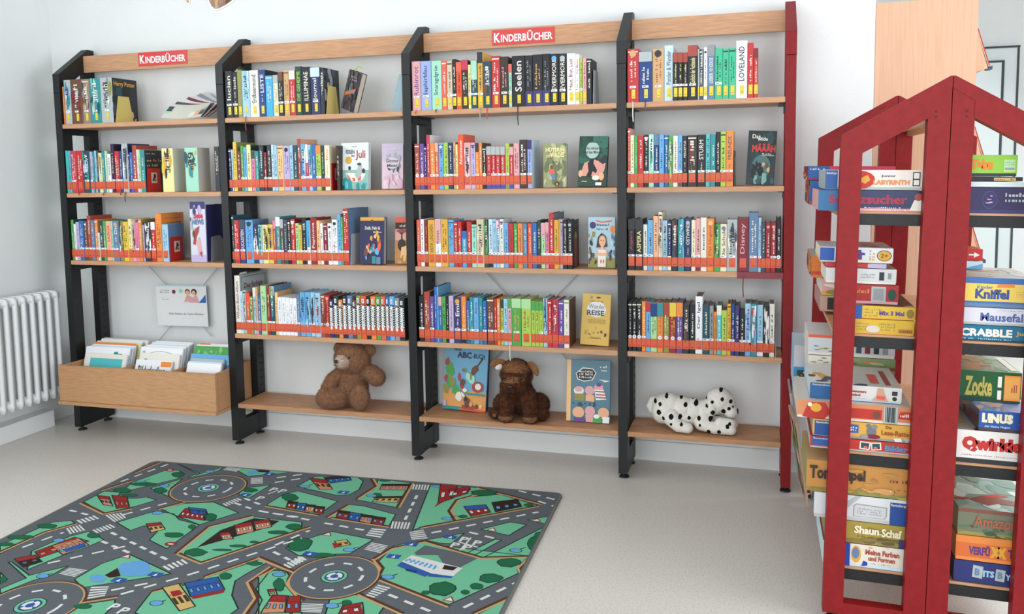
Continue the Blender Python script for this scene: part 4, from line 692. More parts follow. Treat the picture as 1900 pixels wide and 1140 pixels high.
SPO = [(1214, 748, 4), (1224, 751, 4), (1222, 766, 5.5), (1246, 770, 5.5), (1231, 776, 4), (1271, 750, 4.5), (1290, 747, 5), (1262, 771, 4.5), (1278, 774, 4), (1296, 773, 4.5), (1235, 737.5, 4), (1262, 737.5, 4.5), (1283, 738.5, 4), (1317, 773, 5), (1307, 737, 4), (1321, 761, 5), (1340, 759, 5.5), (1350, 753, 4), (1353, 740, 4), (1338, 735, 4), (1335, 720, 4), (1320, 741, 3.5), (1348, 783, 4.5), (1352, 778, 3.5), (1333, 794, 4.5), (1314, 796, 5), (1246, 784, 3), (1265, 783, 3.5), (1310, 750, 3.5), (1298, 785, 3)]
def sp(c, n):
    for a, b, r in SPO:
        s_ = q(a, b)
        if c.y < .01 and (c.x-s_.x)**2+((c.z-s_.z)*.85)**2 < (r*.8*SC)**2: return 1
    for k in range(16):
        rn = random.Random(k); s_ = q(rn.uniform(1215, 1350), rn.uniform(725, 785))
        if c.y > .012 and (c.x-s_.x)**2+(c.z-s_.z)**2 < (5*SC)**2: return 1
    return 0
blob('dalmatian_body', dal, els, sp, [M_dal, M_spot], .0022, .0006, 160, 4)
ball('nose', dal, q(1364.5, 760, -.012), (.006, .011, .011), M_nose); ball('eye', dal, q(1357, 749, -.034), (.004, .004, .0045), M_nose)
# ================================================================== street rug
RZ = .008
t = thing('play_rug', 'green and gray children\'s street-map rug lying on the floor', 'rug', (1.63, -1.3, 0))
E_ = M_border = mat('rug_binding', '#6e6f6a', .95, bump=.5, bscale=900, spec=.05)
def rugm(n, hx, hx2=None): return mat('rug_'+n, hx, .97, hx2, 700, bump=.5, bscale=1100, spec=.03, detail=1) if hx2 else mat('rug_'+n, hx, .97, bump=.5, bscale=1100, spec=.03)
RC = dict(road=rugm('road', '#565b60', '#62676c'), green=rugm('green', '#68ad8a', '#70b592'), cream=rugm('cream', '#b9966b'), brown=rugm('brown', '#54392c'), white=rugm('white', '#cdd0cc'), line=rugm('outline', '#2a3532'), bush=rugm('bush', '#245a40', '#2c6b4a'),
 red=rugm('brick', '#8b2a2a', '#9a3434'), blue=rugm('blue', '#35589a'), sky=rugm('lake', '#5a92c4', '#6aa2d0'), dark=rugm('dark', '#382a28'), salmon=rugm('salmon', '#c08565'), navy=rugm('navy', '#24406e'), yellow=rugm('sand', '#c3a56a'))
RO = Vector((1.63, -1.3, 0))
FL = at(285, 855, z=RZ); FR = at(1045, 915, z=RZ); ux = (FR-FL).normalized(); uy = Vector((ux.y, -ux.x, 0)); RWd = (FR-FL).length; RLn = 2.05
def ra(x, y): p = at(x/3.393, 840+y/3.393, z=RZ); return (p.x, p.y)
def rb(x, y): p = at(480+x/3.276, 860+y/3.276, z=RZ); return (p.x, p.y)
def inrug(p):
    d = Vector((p[0], p[1], 0))-Vector((FL.x, FL.y, 0)); return (d.dot(ux), d.dot(uy))
def toW(a, b): q = Vector((FL.x, FL.y, 0))+ux*a+uy*b; return (q.x, q.y)
EDG = .012
def clip(poly):
    """keep a printed shape inside the binding (Sutherland-Hodgman in rug coordinates)"""
    P_ = [inrug(p) for p in poly]
    for ax, s_, lim in ((0, 1, EDG), (0, -1, RWd-EDG), (1, 1, EDG), (1, -1, RLn-EDG)):
        out = []; n = len(P_)
        for i in range(n):
            a, b = P_[i], P_[(i+1) % n]; ia = (a[ax]-lim)*s_ >= 0; ib = (b[ax]-lim)*s_ >= 0
            if ia: out.append(a)
            if ia != ib: k = (lim-a[ax])/(b[ax]-a[ax]); out.append((a[0]+(b[0]-a[0])*k, a[1]+(b[1]-a[1])*k))
        P_ = out
        if not P_: return []
    return [toW(*p) for p in P_]
pile = MB(); LV = [0]
def rp(pts, col, lv, world=True):
    q = clip(pts)
    if len(q) < 3: return
    z = RZ+.00012*lv+.000004*(len(pile.f) % 25)
    area_ = sum(a[0]*b[1]-b[0]*a[1] for a, b in zip(q, q[1:]+q[:1]))
    if area_ < 0: q = q[::-1]
    pile.add([(x-RO.x, y-RO.y, z) for x, y in q], [list(range(len(q)))], RC[col])
def line(pts, wdt, col, lv, dash=None, off=0):
    """a strip of real width along a path on the rug; dash=(on,off) in metres"""
    P_ = [Vector((x, y)) for x, y in pts]
    if off:
        Q = []
        for i, p in enumerate(P_):
            d = (P_[min(i+1, len(P_)-1)]-P_[max(i-1, 0)]).normalized(); Q.append(p+Vector((-d.y, d.x))*off)
        P_ = Q
    pos = 0
    for a, b in zip(P_, P_[1:]):
        L = (b-a).length
        if L < 1e-6: continue
        d = (b-a)/L; n = Vector((-d.y, d.x))*wdt/2; s_ = 0
        if not dash: e_ = d*wdt*.3; rp([tuple(a-n-e_), tuple(b-n+e_), tuple(b+n+e_), tuple(a+n-e_)], col, lv); continue
        T = sum(dash); s_ = -(pos % T)
        while s_ < L:
            u, v = max(0, s_), min(L, s_+dash[0])
            if v > u: rp([tuple(a+d*u-n), tuple(a+d*v-n), tuple(a+d*v+n), tuple(a+d*u+n)], col, lv)
            s_ += T
        pos += L
def circ(c, r, col, lv, n=40, sx=1, sy=1): rp([(c[0]+r*sx*math.cos(2*math.pi*i/n), c[1]+r*sy*math.sin(2*math.pi*i/n)) for i in range(n)], col, lv)
def ringp(c, r, n=48): return [(c[0]+r*math.cos(2*math.pi*i/n), c[1]+r*math.sin(2*math.pi*i/n)) for i in range(n+1)]
def isl(f, pts, curb=False):
    q = [f(*p) for p in pts]; rp(q, 'green', 1); q2 = q+[q[0]]; line(q2, .0045, 'line', 2)
def curb(f, pts, flip=1): q = [f(*p) for p in pts]; line(q, .011, 'brown', 3, off=.006*flip); line(q, .008, 'cream', 4, off=-.003*flip)
def bushes(f, lst):
    for x, y, rx, ry in lst:
        rnd = random.Random(int(x*13+y)); n = 14; pts = [(x+rx*(.82+.25*rnd.random())*math.cos(2*math.pi*i/n), y+ry*(.82+.25*rnd.random())*math.sin(2*math.pi*i/n)) for i in range(n)]
        rp([f(x+(a-x)*1.1, y+(b-y)*1.12) for a, b in pts], 'line', 5); rp([f(*p) for p in pts], 'bush', 6)
def zebra(f, a, b, c, d, n):
    """n white bars between edge a-b and edge d-c"""
    A_, B_, C_, D_ = [Vector(f(*p)) for p in (a, b, c, d)]
    for i in range(n):
        u0, u1 = (i+.05)/n, (i+.62)/n; rp([tuple(A_.lerp(B_, u0)), tuple(A_.lerp(B_, u1)), tuple(D_.lerp(C_, u1)), tuple(D_.lerp(C_, u0))], 'white', 5)
def house(f, pts, roof, wall, win='blue', n=3):
    """a printed house front: outline quad a,b (eaves) c,d (ground); roof behind it"""
    a, b, c, d = pts; V = [Vector(p) for p in (a, b, c, d)]; up = (V[0]-V[3])*.55
    rp([f(*(V[0]+up*1.0)), f(*(V[1]+up*1.0)), f(*V[1]), f(*V[0])], roof, 6); rp([f(*p) for p in pts], wall, 6)
    q = [f(*(V[0]+up)), f(*(V[1]+up)), f(*V[2]), f(*V[3])]; line(q+[q[0]], .004, 'line', 7); line([f(*V[0]), f(*V[1])], .003, 'line', 7)
    for i in range(n):
        u0, u1 = (i+.25)/n, (i+.7)/n
        for w0, w1 in ((.2, .6),):
            g = [V[0].lerp(V[1], u0), V[0].lerp(V[1], u1), V[3].lerp(V[2], u1), V[3].lerp(V[2], u0)]
            k = [g[0].lerp(g[3], w0), g[1].lerp(g[2], w0), g[1].lerp(g[2], w1), g[0].lerp(g[3], w1)]; rp([f(*p) for p in k], win, 8); kk = [f(*p) for p in k]; line(kk+[kk[0]], .0022, 'line', 9)
def signr(f, x, y, r=.016, col='sky'): c = f(x, y); circ(c, r*1.15, 'line', 5, 16, 1.2, .8); circ(c, r, col, 6, 16, 1.2, .8); line([f(x+12, y-4), f(x+58, y-18)], .004, 'line', 5)
# the pile, the roads and the islands
base = MB(); corners = [toW(0, 0), toW(RWd, 0), toW(RWd, RLn), toW(0, RLn)]
def ring_round(ins, r, n=5):
    out = []
    for cx, cy, a0 in ((ins+r, ins+r, 180), (RWd-ins-r, ins+r, 270), (RWd-ins-r, RLn-ins-r, 0), (ins+r, RLn-ins-r, 90)):
        for i in range(n+1): a = math.radians(a0+90*i/n); out.append(toW(cx+r*math.cos(a), cy+r*math.sin(a)))
    return [(x-RO.x, y-RO.y) for x, y in out]
base.prism(ring_round(0, .03), .0005, RZ-.0005, M_border, 'z'); base.build('rug_binding', t)
pile.prism(ring_round(.008, .026), RZ-.0006, RZ, RC['road'], 'z')
isl(ra, [(830, 190), (1060, 106), (1130, 116), (1160, 135), (1120, 165), (860, 228), (760, 255)]); isl(ra, [(528, 312), (655, 245), (760, 252), (730, 290), (860, 290), (925, 282), (985, 300), (850, 340), (650, 382)]); isl(ra, [(948, 226), (1110, 178), (1150, 165), (1075, 225), (1060, 278)])
isl(ra, [(1118, 72), (1255, 130), (1230, 145), (1405, 88), (1380, 115), (1290, 140), (1180, 160), (1240, 132)]); isl(ra, [(1490, 112), (1540, 92), (1680, 100), (1870, 116), (1790, 130), (1560, 150)]); isl(ra, [(1500, 262), (1545, 225), (1705, 205), (1565, 290)])
isl(ra, [(1012, 355), (1160, 322), (1345, 314), (1500, 380), (1255, 455), (1085, 390)]); isl(ra, [(735, 442), (970, 372), (1090, 385), (1130, 425), (1255, 457), (1050, 607), (940, 552), (1010, 478), (905, 462), (820, 492)])
isl(ra, [(1120, 635), (1325, 468), (1590, 405), (1760, 425), (1900, 440), (1900, 480), (1265, 690)]); isl(ra, [(0, 585), (330, 440), (450, 430), (470, 445), (270, 505), (0, 640)])
isl(ra, [(200, 622), (380, 545), (560, 498), (655, 550), (540, 600), (390, 650), (170, 740)]); isl(ra, [(52, 690), (72, 688), (185, 775), (430, 715), (330, 770), (200, 810), (0, 890), (0, 860), (165, 792)])
isl(ra, [(468, 800), (640, 700), (815, 642), (1078, 765), (760, 815), (520, 852)]); isl(ra, [(0, 755), (45, 800), (0, 830)])
isl(ra, [(850, 1010), (960, 870), (1150, 840), (1290, 790), (1645, 672), (1690, 690), (1560, 760), (1480, 810), (1460, 900), (1500, 985), (1420, 1040), (950, 1060)]); isl(ra, [(430, 1018), (470, 965), (725, 928), (720, 960), (640, 1040), (430, 1060)])
isl(ra, [(1610, 860), (1700, 745), (1800, 745), (1830, 790), (1800, 840), (1860, 910), (1900, 960), (1900, 1060), (1590, 1060), (1650, 930)])
isl(rb, [(235, 140), (340, 82), (595, 80), (635, 110), (610, 160), (550, 192), (470, 195), (290, 155)]); isl(rb, [(45, 255), (150, 190), (240, 170), (480, 232), (365, 312)]); isl(rb, [(420, 325), (555, 252), (645, 262), (832, 312), (790, 386)])
isl(rb, [(730, 95), (935, 122), (850, 272), (595, 222), (700, 160)]); isl(rb, [(1045, 130), (1330, 150), (1700, 258), (1010, 382), (935, 408)]); isl(rb, [(165, 515), (300, 460), (440, 415), (695, 465), (555, 550), (240, 562)])
isl(rb, [(820, 505), (900, 485), (1005, 470), (1090, 500), (1640, 565), (1570, 640), (1580, 670), (1140, 868), (745, 712), (725, 600)]); isl(rb, [(1350, 402), (1530, 358), (1628, 375), (1520, 440)]); isl(rb, [(1015, 468), (1250, 425), (1170, 490), (1090, 485)]); isl(rb, [(1265, 548), (1440, 462), (1475, 468), (1320, 556)])
isl(rb, [(1370, 572), (1760, 375), (1640, 572)]); isl(rb, [(1635, 345), (1795, 318), (1745, 370)]); isl(rb, [(1310, 930), (1545, 808), (1500, 930)]); isl(rb, [(0, 690), (110, 645), (200, 675), (175, 740), (260, 800), (210, 930), (0, 930)]); isl(rb, [(430, 832), (590, 800), (770, 862), (700, 960), (395, 960)])
pr = MB()
# gray yards laid over the islands
for pts in ([(945, 545), (1010, 500), (1345, 572), (1215, 640), (1120, 610), (1090, 560), (960, 560)],): rp([rb(*p) for p in pts], 'road', 3)
# roundabouts
for f, cx, cy, ex, ey in ((ra, 1312, 225, 1540, 0), (ra, 190, 965, 500, 0), (rb, 460, 690, 735, 0)):
    c = f(cx, cy); e_ = f(ex, cy); r = math.hypot(e_[0]-c[0], e_[1]-c[1])
    circ(c, r*1.03, 'brown', 4); circ(c, r*.985, 'cream', 5); circ(c, r*.95, 'road', 6); line(ringp(c, r*.62), .010, 'white', 7, (.03, .03)); circ(c, r*.30, 'line', 7, 24); circ(c, r*.28, 'green', 8, 24); circ(c, r*.215, 'line', 9, 24); circ(c, r*.20, 'blue', 10, 24)
    for k in range(3):
        a = 2*math.pi*k/3; pp = [(c[0]+r*.13*math.cos(a+s_), c[1]+r*.13*math.sin(a+s_)) for s_ in (0, .35, .7, 1.05, 1.4)]; line(pp, .012, 'white', 11)
# curbs
for f, l in ((ra, [(1115, 635), (1320, 468), (1590, 402)]), (ra, [(1118, 640), (1262, 700), (1900, 487)]), (ra, [(0, 630), (280, 505), (480, 450)]), (ra, [(510, 320), (650, 388), (830, 355)]), (ra, [(1000, 358), (1160, 316)]), (ra, [(640, 240), (830, 180)]), (ra, [(850, 130), (1040, 50)]), (ra, [(1290, 785), (1625, 668), (1850, 755)]), (ra, [(1700, 725), (1560, 820), (1610, 920), (1540, 1018)]),
   (ra, [(1850, 765), (1810, 830), (1900, 935)]), (ra, [(960, 880), (1140, 835)]), (ra, [(450, 955), (735, 912)]), (rb, [(45, 262), (360, 318)]), (rb, [(420, 330), (548, 256)]), (rb, [(450, 335), (790, 388)]), (rb, [(600, 218), (720, 140), (690, 92)]), (rb, [(850, 270), (935, 122)]), (rb, [(985, 395), (1700, 262)]), (rb, [(1330, 150), (1720, 250)]), (rb, [(700, 585), (745, 640), (705, 710)]), (rb, [(705, 585), (810, 520), (1010, 478), (1350, 578), (1650, 570)]),
   (rb, [(740, 712), (1150, 872)]), (rb, [(1310, 917), (1540, 812)]), (rb, [(1650, 572), (1580, 640), (1600, 680)]), (rb, [(1200, 345), (1165, 290), (1210, 225), (1320, 195)]), (rb, [(60, 470), (310, 390)]), (rb, [(0, 575), (205, 660)]), (rb, [(0, 690), (95, 640)]), (rb, [(210, 917), (245, 830)]), (rb, [(610, 800), (870, 917)]), (rb, [(1450, 185), (1300, 200)])): curb(f, l)
# centre lines
for f, l in ((ra, [(760, 185), (1100, 60)]), (ra, [(440, 365), (560, 395)]), (ra, [(770, 395), (1050, 320)]), (ra, [(140, 600), (400, 505)]), (ra, [(700, 505), (1060, 680)]), (ra, [(640, 560), (830, 640)]), (ra, [(300, 700), (800, 590)]), (ra, [(760, 895), (1130, 790), (1290, 740), (1900, 540)]), (ra, [(700, 870), (960, 820)]), (ra, [(1480, 320), (1580, 355)]), (ra, [(1540, 290), (1640, 330)]), (ra, [(1640, 372), (1900, 412)]), (ra, [(1730, 190), (1900, 165)]),
   (rb, [(110, 90), (290, 65)]), (rb, [(0, 290), (340, 352)]), (rb, [(400, 365), (650, 410)]), (rb, [(890, 345), (970, 180)]), (rb, [(1050, 425), (1700, 298)]), (rb, [(1580, 168), (1810, 225)]), (rb, [(100, 500), (310, 410)]), (rb, [(90, 540), (190, 590)]), (rb, [(790, 800), (1080, 917)]), (rb, [(1245, 880), (1580, 720)]), (rb, [(1700, 232), (1810, 268)]), (rb, [(1280, 420), (1440, 460)])): line([f(*p) for p in l], .011, 'white', 6, (.036, .028))
zebra(ra, (480, 430), (600, 395), (635, 415), (510, 450), 5); zebra(ra, (660, 395), (770, 380), (800, 410), (720, 440), 5); zebra(ra, (415, 480), (510, 455), (545, 490), (440, 515), 5); zebra(ra, (580, 490), (700, 450), (735, 470), (610, 510), 6); zebra(ra, (1020, 720), (1160, 670), (1195, 695), (1060, 745), 5); zebra(ra, (370, 765), (440, 725), (555, 740), (470, 785), 6); zebra(ra, (550, 925), (575, 842), (690, 840), (660, 905), 5)
zebra(ra, (1405, 110), (1440, 88), (1530, 95), (1490, 122), 5); zebra(ra, (1578, 200), (1580, 160), (1655, 155), (1655, 195), 5); zebra(ra, (1400, 325), (1500, 285), (1530, 298), (1425, 340), 6); zebra(ra, (1780, 710), (1890, 650), (1930, 670), (1820, 730), 5)
zebra(rb, (940, 130), (1045, 132), (1035, 165), (930, 160), 6); zebra(rb, (812, 355), (930, 362), (915, 402), (800, 398), 6); zebra(rb, (650, 440), (690, 392), (780, 400), (740, 455), 4); zebra(rb, (915, 420), (930, 470), (1030, 462), (1000, 405), 5); zebra(rb, (640, 525), (690, 480), (790, 500), (740, 548), 6); zebra(rb, (150, 620), (270, 565), (300, 585), (190, 640), 6); zebra(rb, (650, 805), (730, 735), (810, 755), (700, 820), 6); zebra(rb, (245, 905), (262, 850), (395, 855), (380, 910), 6)
# lakes, bushes, signs
rp([ra(850+100*math.cos(a/20*6.283), 735+52*math.sin(a/20*6.283)+6*math.sin(a)) for a in range(20)], 'sky', 7); rp([ra(615+52*math.cos(a/16*6.283), 795+24*math.sin(a/16*6.283)) for a in range(16)], 'sky', 7); rp([ra(*p) for p in ((660, 775), (740, 730), (760, 780), (690, 790))], 'dark', 8); rp([ra(*p) for p in ((1555, 125), (1650, 105), (1640, 125), (1570, 145))], 'sky', 6); rp([ra(*p) for p in ((1610, 112), (1710, 108), (1690, 128), (1630, 124))], 'dark', 7)
bushes(ra, [(1120, 140, 38, 16), (900, 200, 80, 12), (1010, 240, 40, 18), (770, 240, 60, 16), (820, 270, 50, 10), (1570, 238, 48, 14), (1320, 408, 45, 22), (1210, 470, 24, 15), (1095, 520, 60, 16), (1230, 630, 70, 24), (1400, 615, 60, 8), (1500, 590, 60, 8), (1600, 565, 30, 7), (1750, 505, 60, 12), (1850, 470, 50, 20), (300, 465, 60, 16), (130, 535, 90, 14), (40, 580, 50, 12), (585, 525, 40, 16), (20, 800, 22, 20), (520, 970, 60, 16), (1420, 780, 40, 22), (1760, 830, 28, 36), (1600, 700, 50, 14), (1880, 600, 60, 22), (1830, 285, 45, 22)])
bushes(rb, [(180, 205, 45, 18), (1365, 180, 75, 18), (1240, 325, 28, 10), (1640, 255, 30, 10), (250, 490, 75, 38), (370, 560, 90, 14), (1520, 605, 70, 28), (1410, 700, 70, 28), (1325, 750, 40, 20), (1255, 785, 26, 14), (1115, 765, 82, 40), (1015, 788, 24, 12), (1680, 490, 50, 45), (125, 740, 36, 36), (535, 850, 30, 18), (770, 105, 35, 8), (720, 200, 30, 18), (1700, 440, 24, 22)])
for f, x, y in ((ra, 885, 188), (ra, 1035, 212), (ra, 1320, 122), (ra, 990, 382), (ra, 370, 555), (ra, 270, 780), (ra, 985, 950), (ra, 1755, 770), (rb, 280, 142), (rb, 685, 198), (rb, 1083, 142), (rb, 1145, 338), (rb, 550, 528), (rb, 785, 693), (rb, 1562, 532), (rb, 445, 868), (rb, 125, 678)): signr(f, x, y)
for f, x, y in ((ra, 1545, 268), (ra, 980, 770), (ra, 748, 805), (rb, 515, 178), (rb, 820, 568), (rb, 310, 552), (rb, 928, 494), (rb, 1165, 450), (rb, 65, 66)): c = f(x, y); rp([(c[0]-.022, c[1]-.014), (c[0]+.022, c[1]-.014), (c[0]+.022, c[1]+.014), (c[0]-.022, c[1]+.014)], 'blue', 6); rp([(c[0]-.006, c[1]-.009), (c[0]+.008, c[1]-.009), (c[0]+.002, c[1]+.009)], 'white', 7)
for f, x, y in ((ra, 1075, 578), (ra, 1070, 112)): circ(f(x, y), .019, 'red', 6, 16, 1.2, .8); circ(f(x, y), .010, 'white', 7, 12, 1.2, .5)
for f, x, y in ((rb, 1420, 405), (rb, 1690, 348), (rb, 1160, 828), (rb, 420, 432), (ra, 800, 655)): c = f(x, y); rp([(c[0]-.02, c[1]-.012), (c[0]+.02, c[1]-.012), (c[0], c[1]+.018)], 'red', 6); rp([(c[0]-.013, c[1]-.009), (c[0]+.013, c[1]-.009), (c[0], c[1]+.011)], 'white', 7)
# printed houses
house(ra, [(625, 292), (700, 300), (710, 340), (650, 330)], 'red', 'salmon'); house(ra, [(715, 300), (810, 312), (815, 345), (735, 355)], 'red', 'red', 'salmon'); house(ra, [(1190, 360), (1300, 372), (1310, 395), (1200, 385)], 'blue', 'blue'); house(ra, [(1150, 372), (1285, 395), (1290, 430), (1120, 405)], 'red', 'red', 'white', 5); house(ra, [(930, 470), (1020, 460), (1040, 485), (950, 505)], 'red', 'yellow', 'brown')
rp([ra(*p) for p in ((1240, 600), (1390, 490), (1600, 415), (1760, 432), (1700, 470), (1400, 555))], 'dark', 5)
house(ra, [(1385, 525), (1450, 515), (1470, 545), (1400, 550)], 'red', 'salmon', 'white', 2); house(ra, [(1480, 480), (1590, 460), (1600, 500), (1490, 520)], 'red', 'salmon', 'white'); house(ra, [(1600, 455), (1700, 440), (1710, 470), (1610, 490)], 'red', 'salmon', 'white')
house(ra, [(230, 640), (480, 548), (560, 560), (250, 665)], 'red', 'red', 'salmon', 4); house(ra, [(350, 610), (520, 560), (560, 585), (395, 645)], 'salmon', 'salmon', 'sky', 4); rp([ra(*p) for p in ((400, 612), (530, 572), (545, 590), (415, 632))], 'blue', 9); house(ra, [(110, 690), (240, 665), (265, 690), (150, 725)], 'red', 'dark', 'road', 2)
house(ra, [(1175, 855), (1385, 815), (1415, 865), (1200, 910)], 'blue', 'blue', 'sky', 5); rp([ra(*p) for p in ((1200, 910), (1415, 865), (1408, 885), (1215, 925))], 'red', 9); house(ra, [(1060, 905), (1165, 880), (1230, 970), (1130, 1000)], 'yellow', 'yellow', 'brown', 3); rp([ra(*p) for p in ((1070, 880), (1130, 868), (1150, 895), (1090, 912))], 'red', 10)
house(ra, [(1690, 940), (1790, 945), (1790, 1010), (1640, 1015)], 'red', 'salmon', 'sky', 3); house(ra, [(1800, 945), (1890, 940), (1890, 1010), (1795, 1010)], 'red', 'red', 'sky', 2); house(ra, [(1690, 880), (1740, 875), (1745, 900), (1700, 905)], 'red', 'yellow', 'green', 1)
house(rb, [(330, 115), (430, 125), (450, 160), (370, 160)], 'red', 'salmon', 'brown'); house(rb, [(410, 100), (560, 88), (565, 105), (440, 122)], 'dark', 'blue', 'sky', 4)
for x, c_, w_ in ((175, 'dark', 'red'), (230, 'blue', 'blue'), (285, 'dark', 'salmon'), (340, 'dark', 'red')): house(rb, [(x, 245+(x-175)*.18), (x+58, 250+(x-175)*.18), (x+50, 280+(x-175)*.18), (x-8, 270+(x-175)*.18)], c_, w_, 'white', 2)
for x, c_, w_ in ((480, 'dark', 'red'), (550, 'blue', 'blue'), (620, 'dark', 'salmon'), (695, 'dark', 'red')): house(rb, [(x, 302+(x-480)*.17), (x+72, 312+(x-480)*.17), (x+60, 345+(x-480)*.17), (x-10, 330+(x-480)*.17)], c_, w_, 'sky', 2)
house(rb, [(745, 140), (910, 140), (900, 165), (735, 162)], 'dark', 'salmon', 'sky', 4); house(rb, [(710, 215), (860, 212), (840, 240), (690, 235)], 'dark', 'yellow', 'brown', 4)
house(rb, [(1100, 165), (1210, 160), (1180, 215), (1090, 245)], 'red', 'red', 'white', 2); house(rb, [(1160, 180), (1290, 160), (1270, 185), (1170, 215)], 'red', 'red', 'white', 2); rp([rb(*p) for p in ((1065, 270), (1110, 215), (1125, 235))], 'red', 6)
house(rb, [(1262, 285), (1395, 275), (1410, 300), (1290, 325)], 'blue', 'red', 'white', 3); house(rb, [(1425, 260), (1580, 240), (1600, 265), (1440, 298)], 'dark', 'dark', 'sky', 3)
rp([rb(*p) for p in ((870, 600), (930, 560), (1240, 640), (1180, 690), (1050, 672))], 'white', 6)
for i in range(7): rp([rb(885+i*28+j*15, 598+i*8-j*14+a) for a in (0,) for j in (0,)]+[rb(900+i*28, 600+i*8), rb(912+i*28, 588+i*8), rb(898+i*28, 585+i*8)], 'sky', 8); rp([rb(*p) for p in ((915+i*26, 580+i*7), (930+i*26, 584+i*7), (922+i*26, 596+i*7), (907+i*26, 592+i*7))], 'sky', 8)
rp([rb(*p) for p in ((840, 625), (870, 600), (1050, 672), (1010, 692))], 'blue', 7); rp([rb(*p) for p in ((1040, 672), (1180, 690), (1170, 700), (1030, 690))], 'blue', 8); rp([rb(*p) for p in ((1130, 620), (1210, 635), (1180, 655), (1115, 645))], 'dark', 8); rp([rb(*p) for p in ((890, 642), (965, 656), (955, 670), (895, 655))], 'navy', 8)
house(rb, [(470, 488), (545, 478), (560, 495), (490, 510)], 'yellow', 'yellow', 'brown', 2); rp([rb(*p) for p in ((445, 485), (510, 500), (460, 520))], 'red', 8); house(rb, [(500, 890), (620, 870), (640, 917), (480, 930)], 'red', 'red', 'white', 2)
# parking letters
for f, x, y in ((rb, 1250, 465), (rb, 1330, 487), (rb, 1195, 500), (rb, 1270, 515), (ra, 1725, 235), (ra, 1780, 245), (ra, 1640, 290), (ra, 720, 975), (ra, 780, 1000)):
    vs_, fs_ = text_poly('P', .03); c = f(x, y); ok = inrug(c)
    if .05 < ok[0] < RWd-.05 and .05 < ok[1] < RLn-.05: pile.add([(c[0]+(a-.5)*.028-RO.x, c[1]+(b-.5)*.036-RO.y, RZ+.0012) for a, b in vs_], fs_, RC['white'])
for f, l in ((rb, [(1215, 480), (1330, 512)]), (rb, [(1290, 455), (1225, 530)]), (ra, [(1690, 262), (1750, 240)])): line([f(*p) for p in l], .006, 'white', 6)
pile.build('printed_pile', t)
# ================================================================== red game racks, two back to back
RP = Vector((3.666, -.929, 0)); TL = .020; RD = .254; RL = .92
Mroot = Matrix.Translation(RP) @ Matrix.Rotation(TL, 4, 'Y')
ZL_ = [1.119, .791, .467, .142]; ZRr = [1.119, .788, .464, .1365]
def rack(label, sgn, zs):
    t = thing('game_rack', label, 'shelf', tuple(RP), (0, TL, 0), 'red game racks')
    for y, dh in ((0, 0), (RL-TW, .023)):
        M = Matrix(((0, -sgn if False else (1 if sgn < 0 else -1), 0, -RD-.001 if sgn < 0 else RD+.001), (1, 0, 0, y), (0, 0, 1, .0), (0, 0, 0, 1)))
        upright(t, M, M_red, 1.318+dh, 1.463+dh, RD, .054, .052, holes=False, flat=.004, hd=.077)
        for zz in (1.375, 1.362):
            m = MB(); xx = sgn*.035; m.tube([(xx, y-.0006, zz), (xx, y+.002, zz)], .0032, mat('bolt_hole', '#4a0c0e', .7), 10); m.build('bolt', t)
    for z in zs:
        xa, xb = (-RD+.004, -.012) if sgn < 0 else (.012, RD-.004)
        m = MB(); m.bbox(xa, xb, TW+.0042, RL-TW-.0042, z-.016, z, M_beech, .0015); m.build('shelf_board', t)
        for y in (TW+.0005, RL-TW-.0035):
            m = MB(); m.bbox(xa+.03, xb-.03, y, y+.003, z-.036, z-.006, M_black, .001); m.build('shelf_bracket', t)
            for xx in (xa+.07, xb-.05):
                g = MB(); g.tube([(xx, y-.001, z-.021), (xx, y+.001, z-.021)], .004, mat('dark_bolt', '#0c0e0f', .4), 10); g.build('bolt', t)
    m = MB(); xa, xb = (-.05, -.034) if sgn < 0 else (.034, .05); m.bbox(xa, xb, TW, RL-TW, 1.345, 1.40, M_beech, .001); m.build('top_rail', t)
    return t
rack('red steel rack of board games, left half of the back-to-back pair', -1, ZL_); rack('red steel rack of board games, right half at the frame edge', 1, ZRr)
stack = {}
Minv = Mroot.inverted()
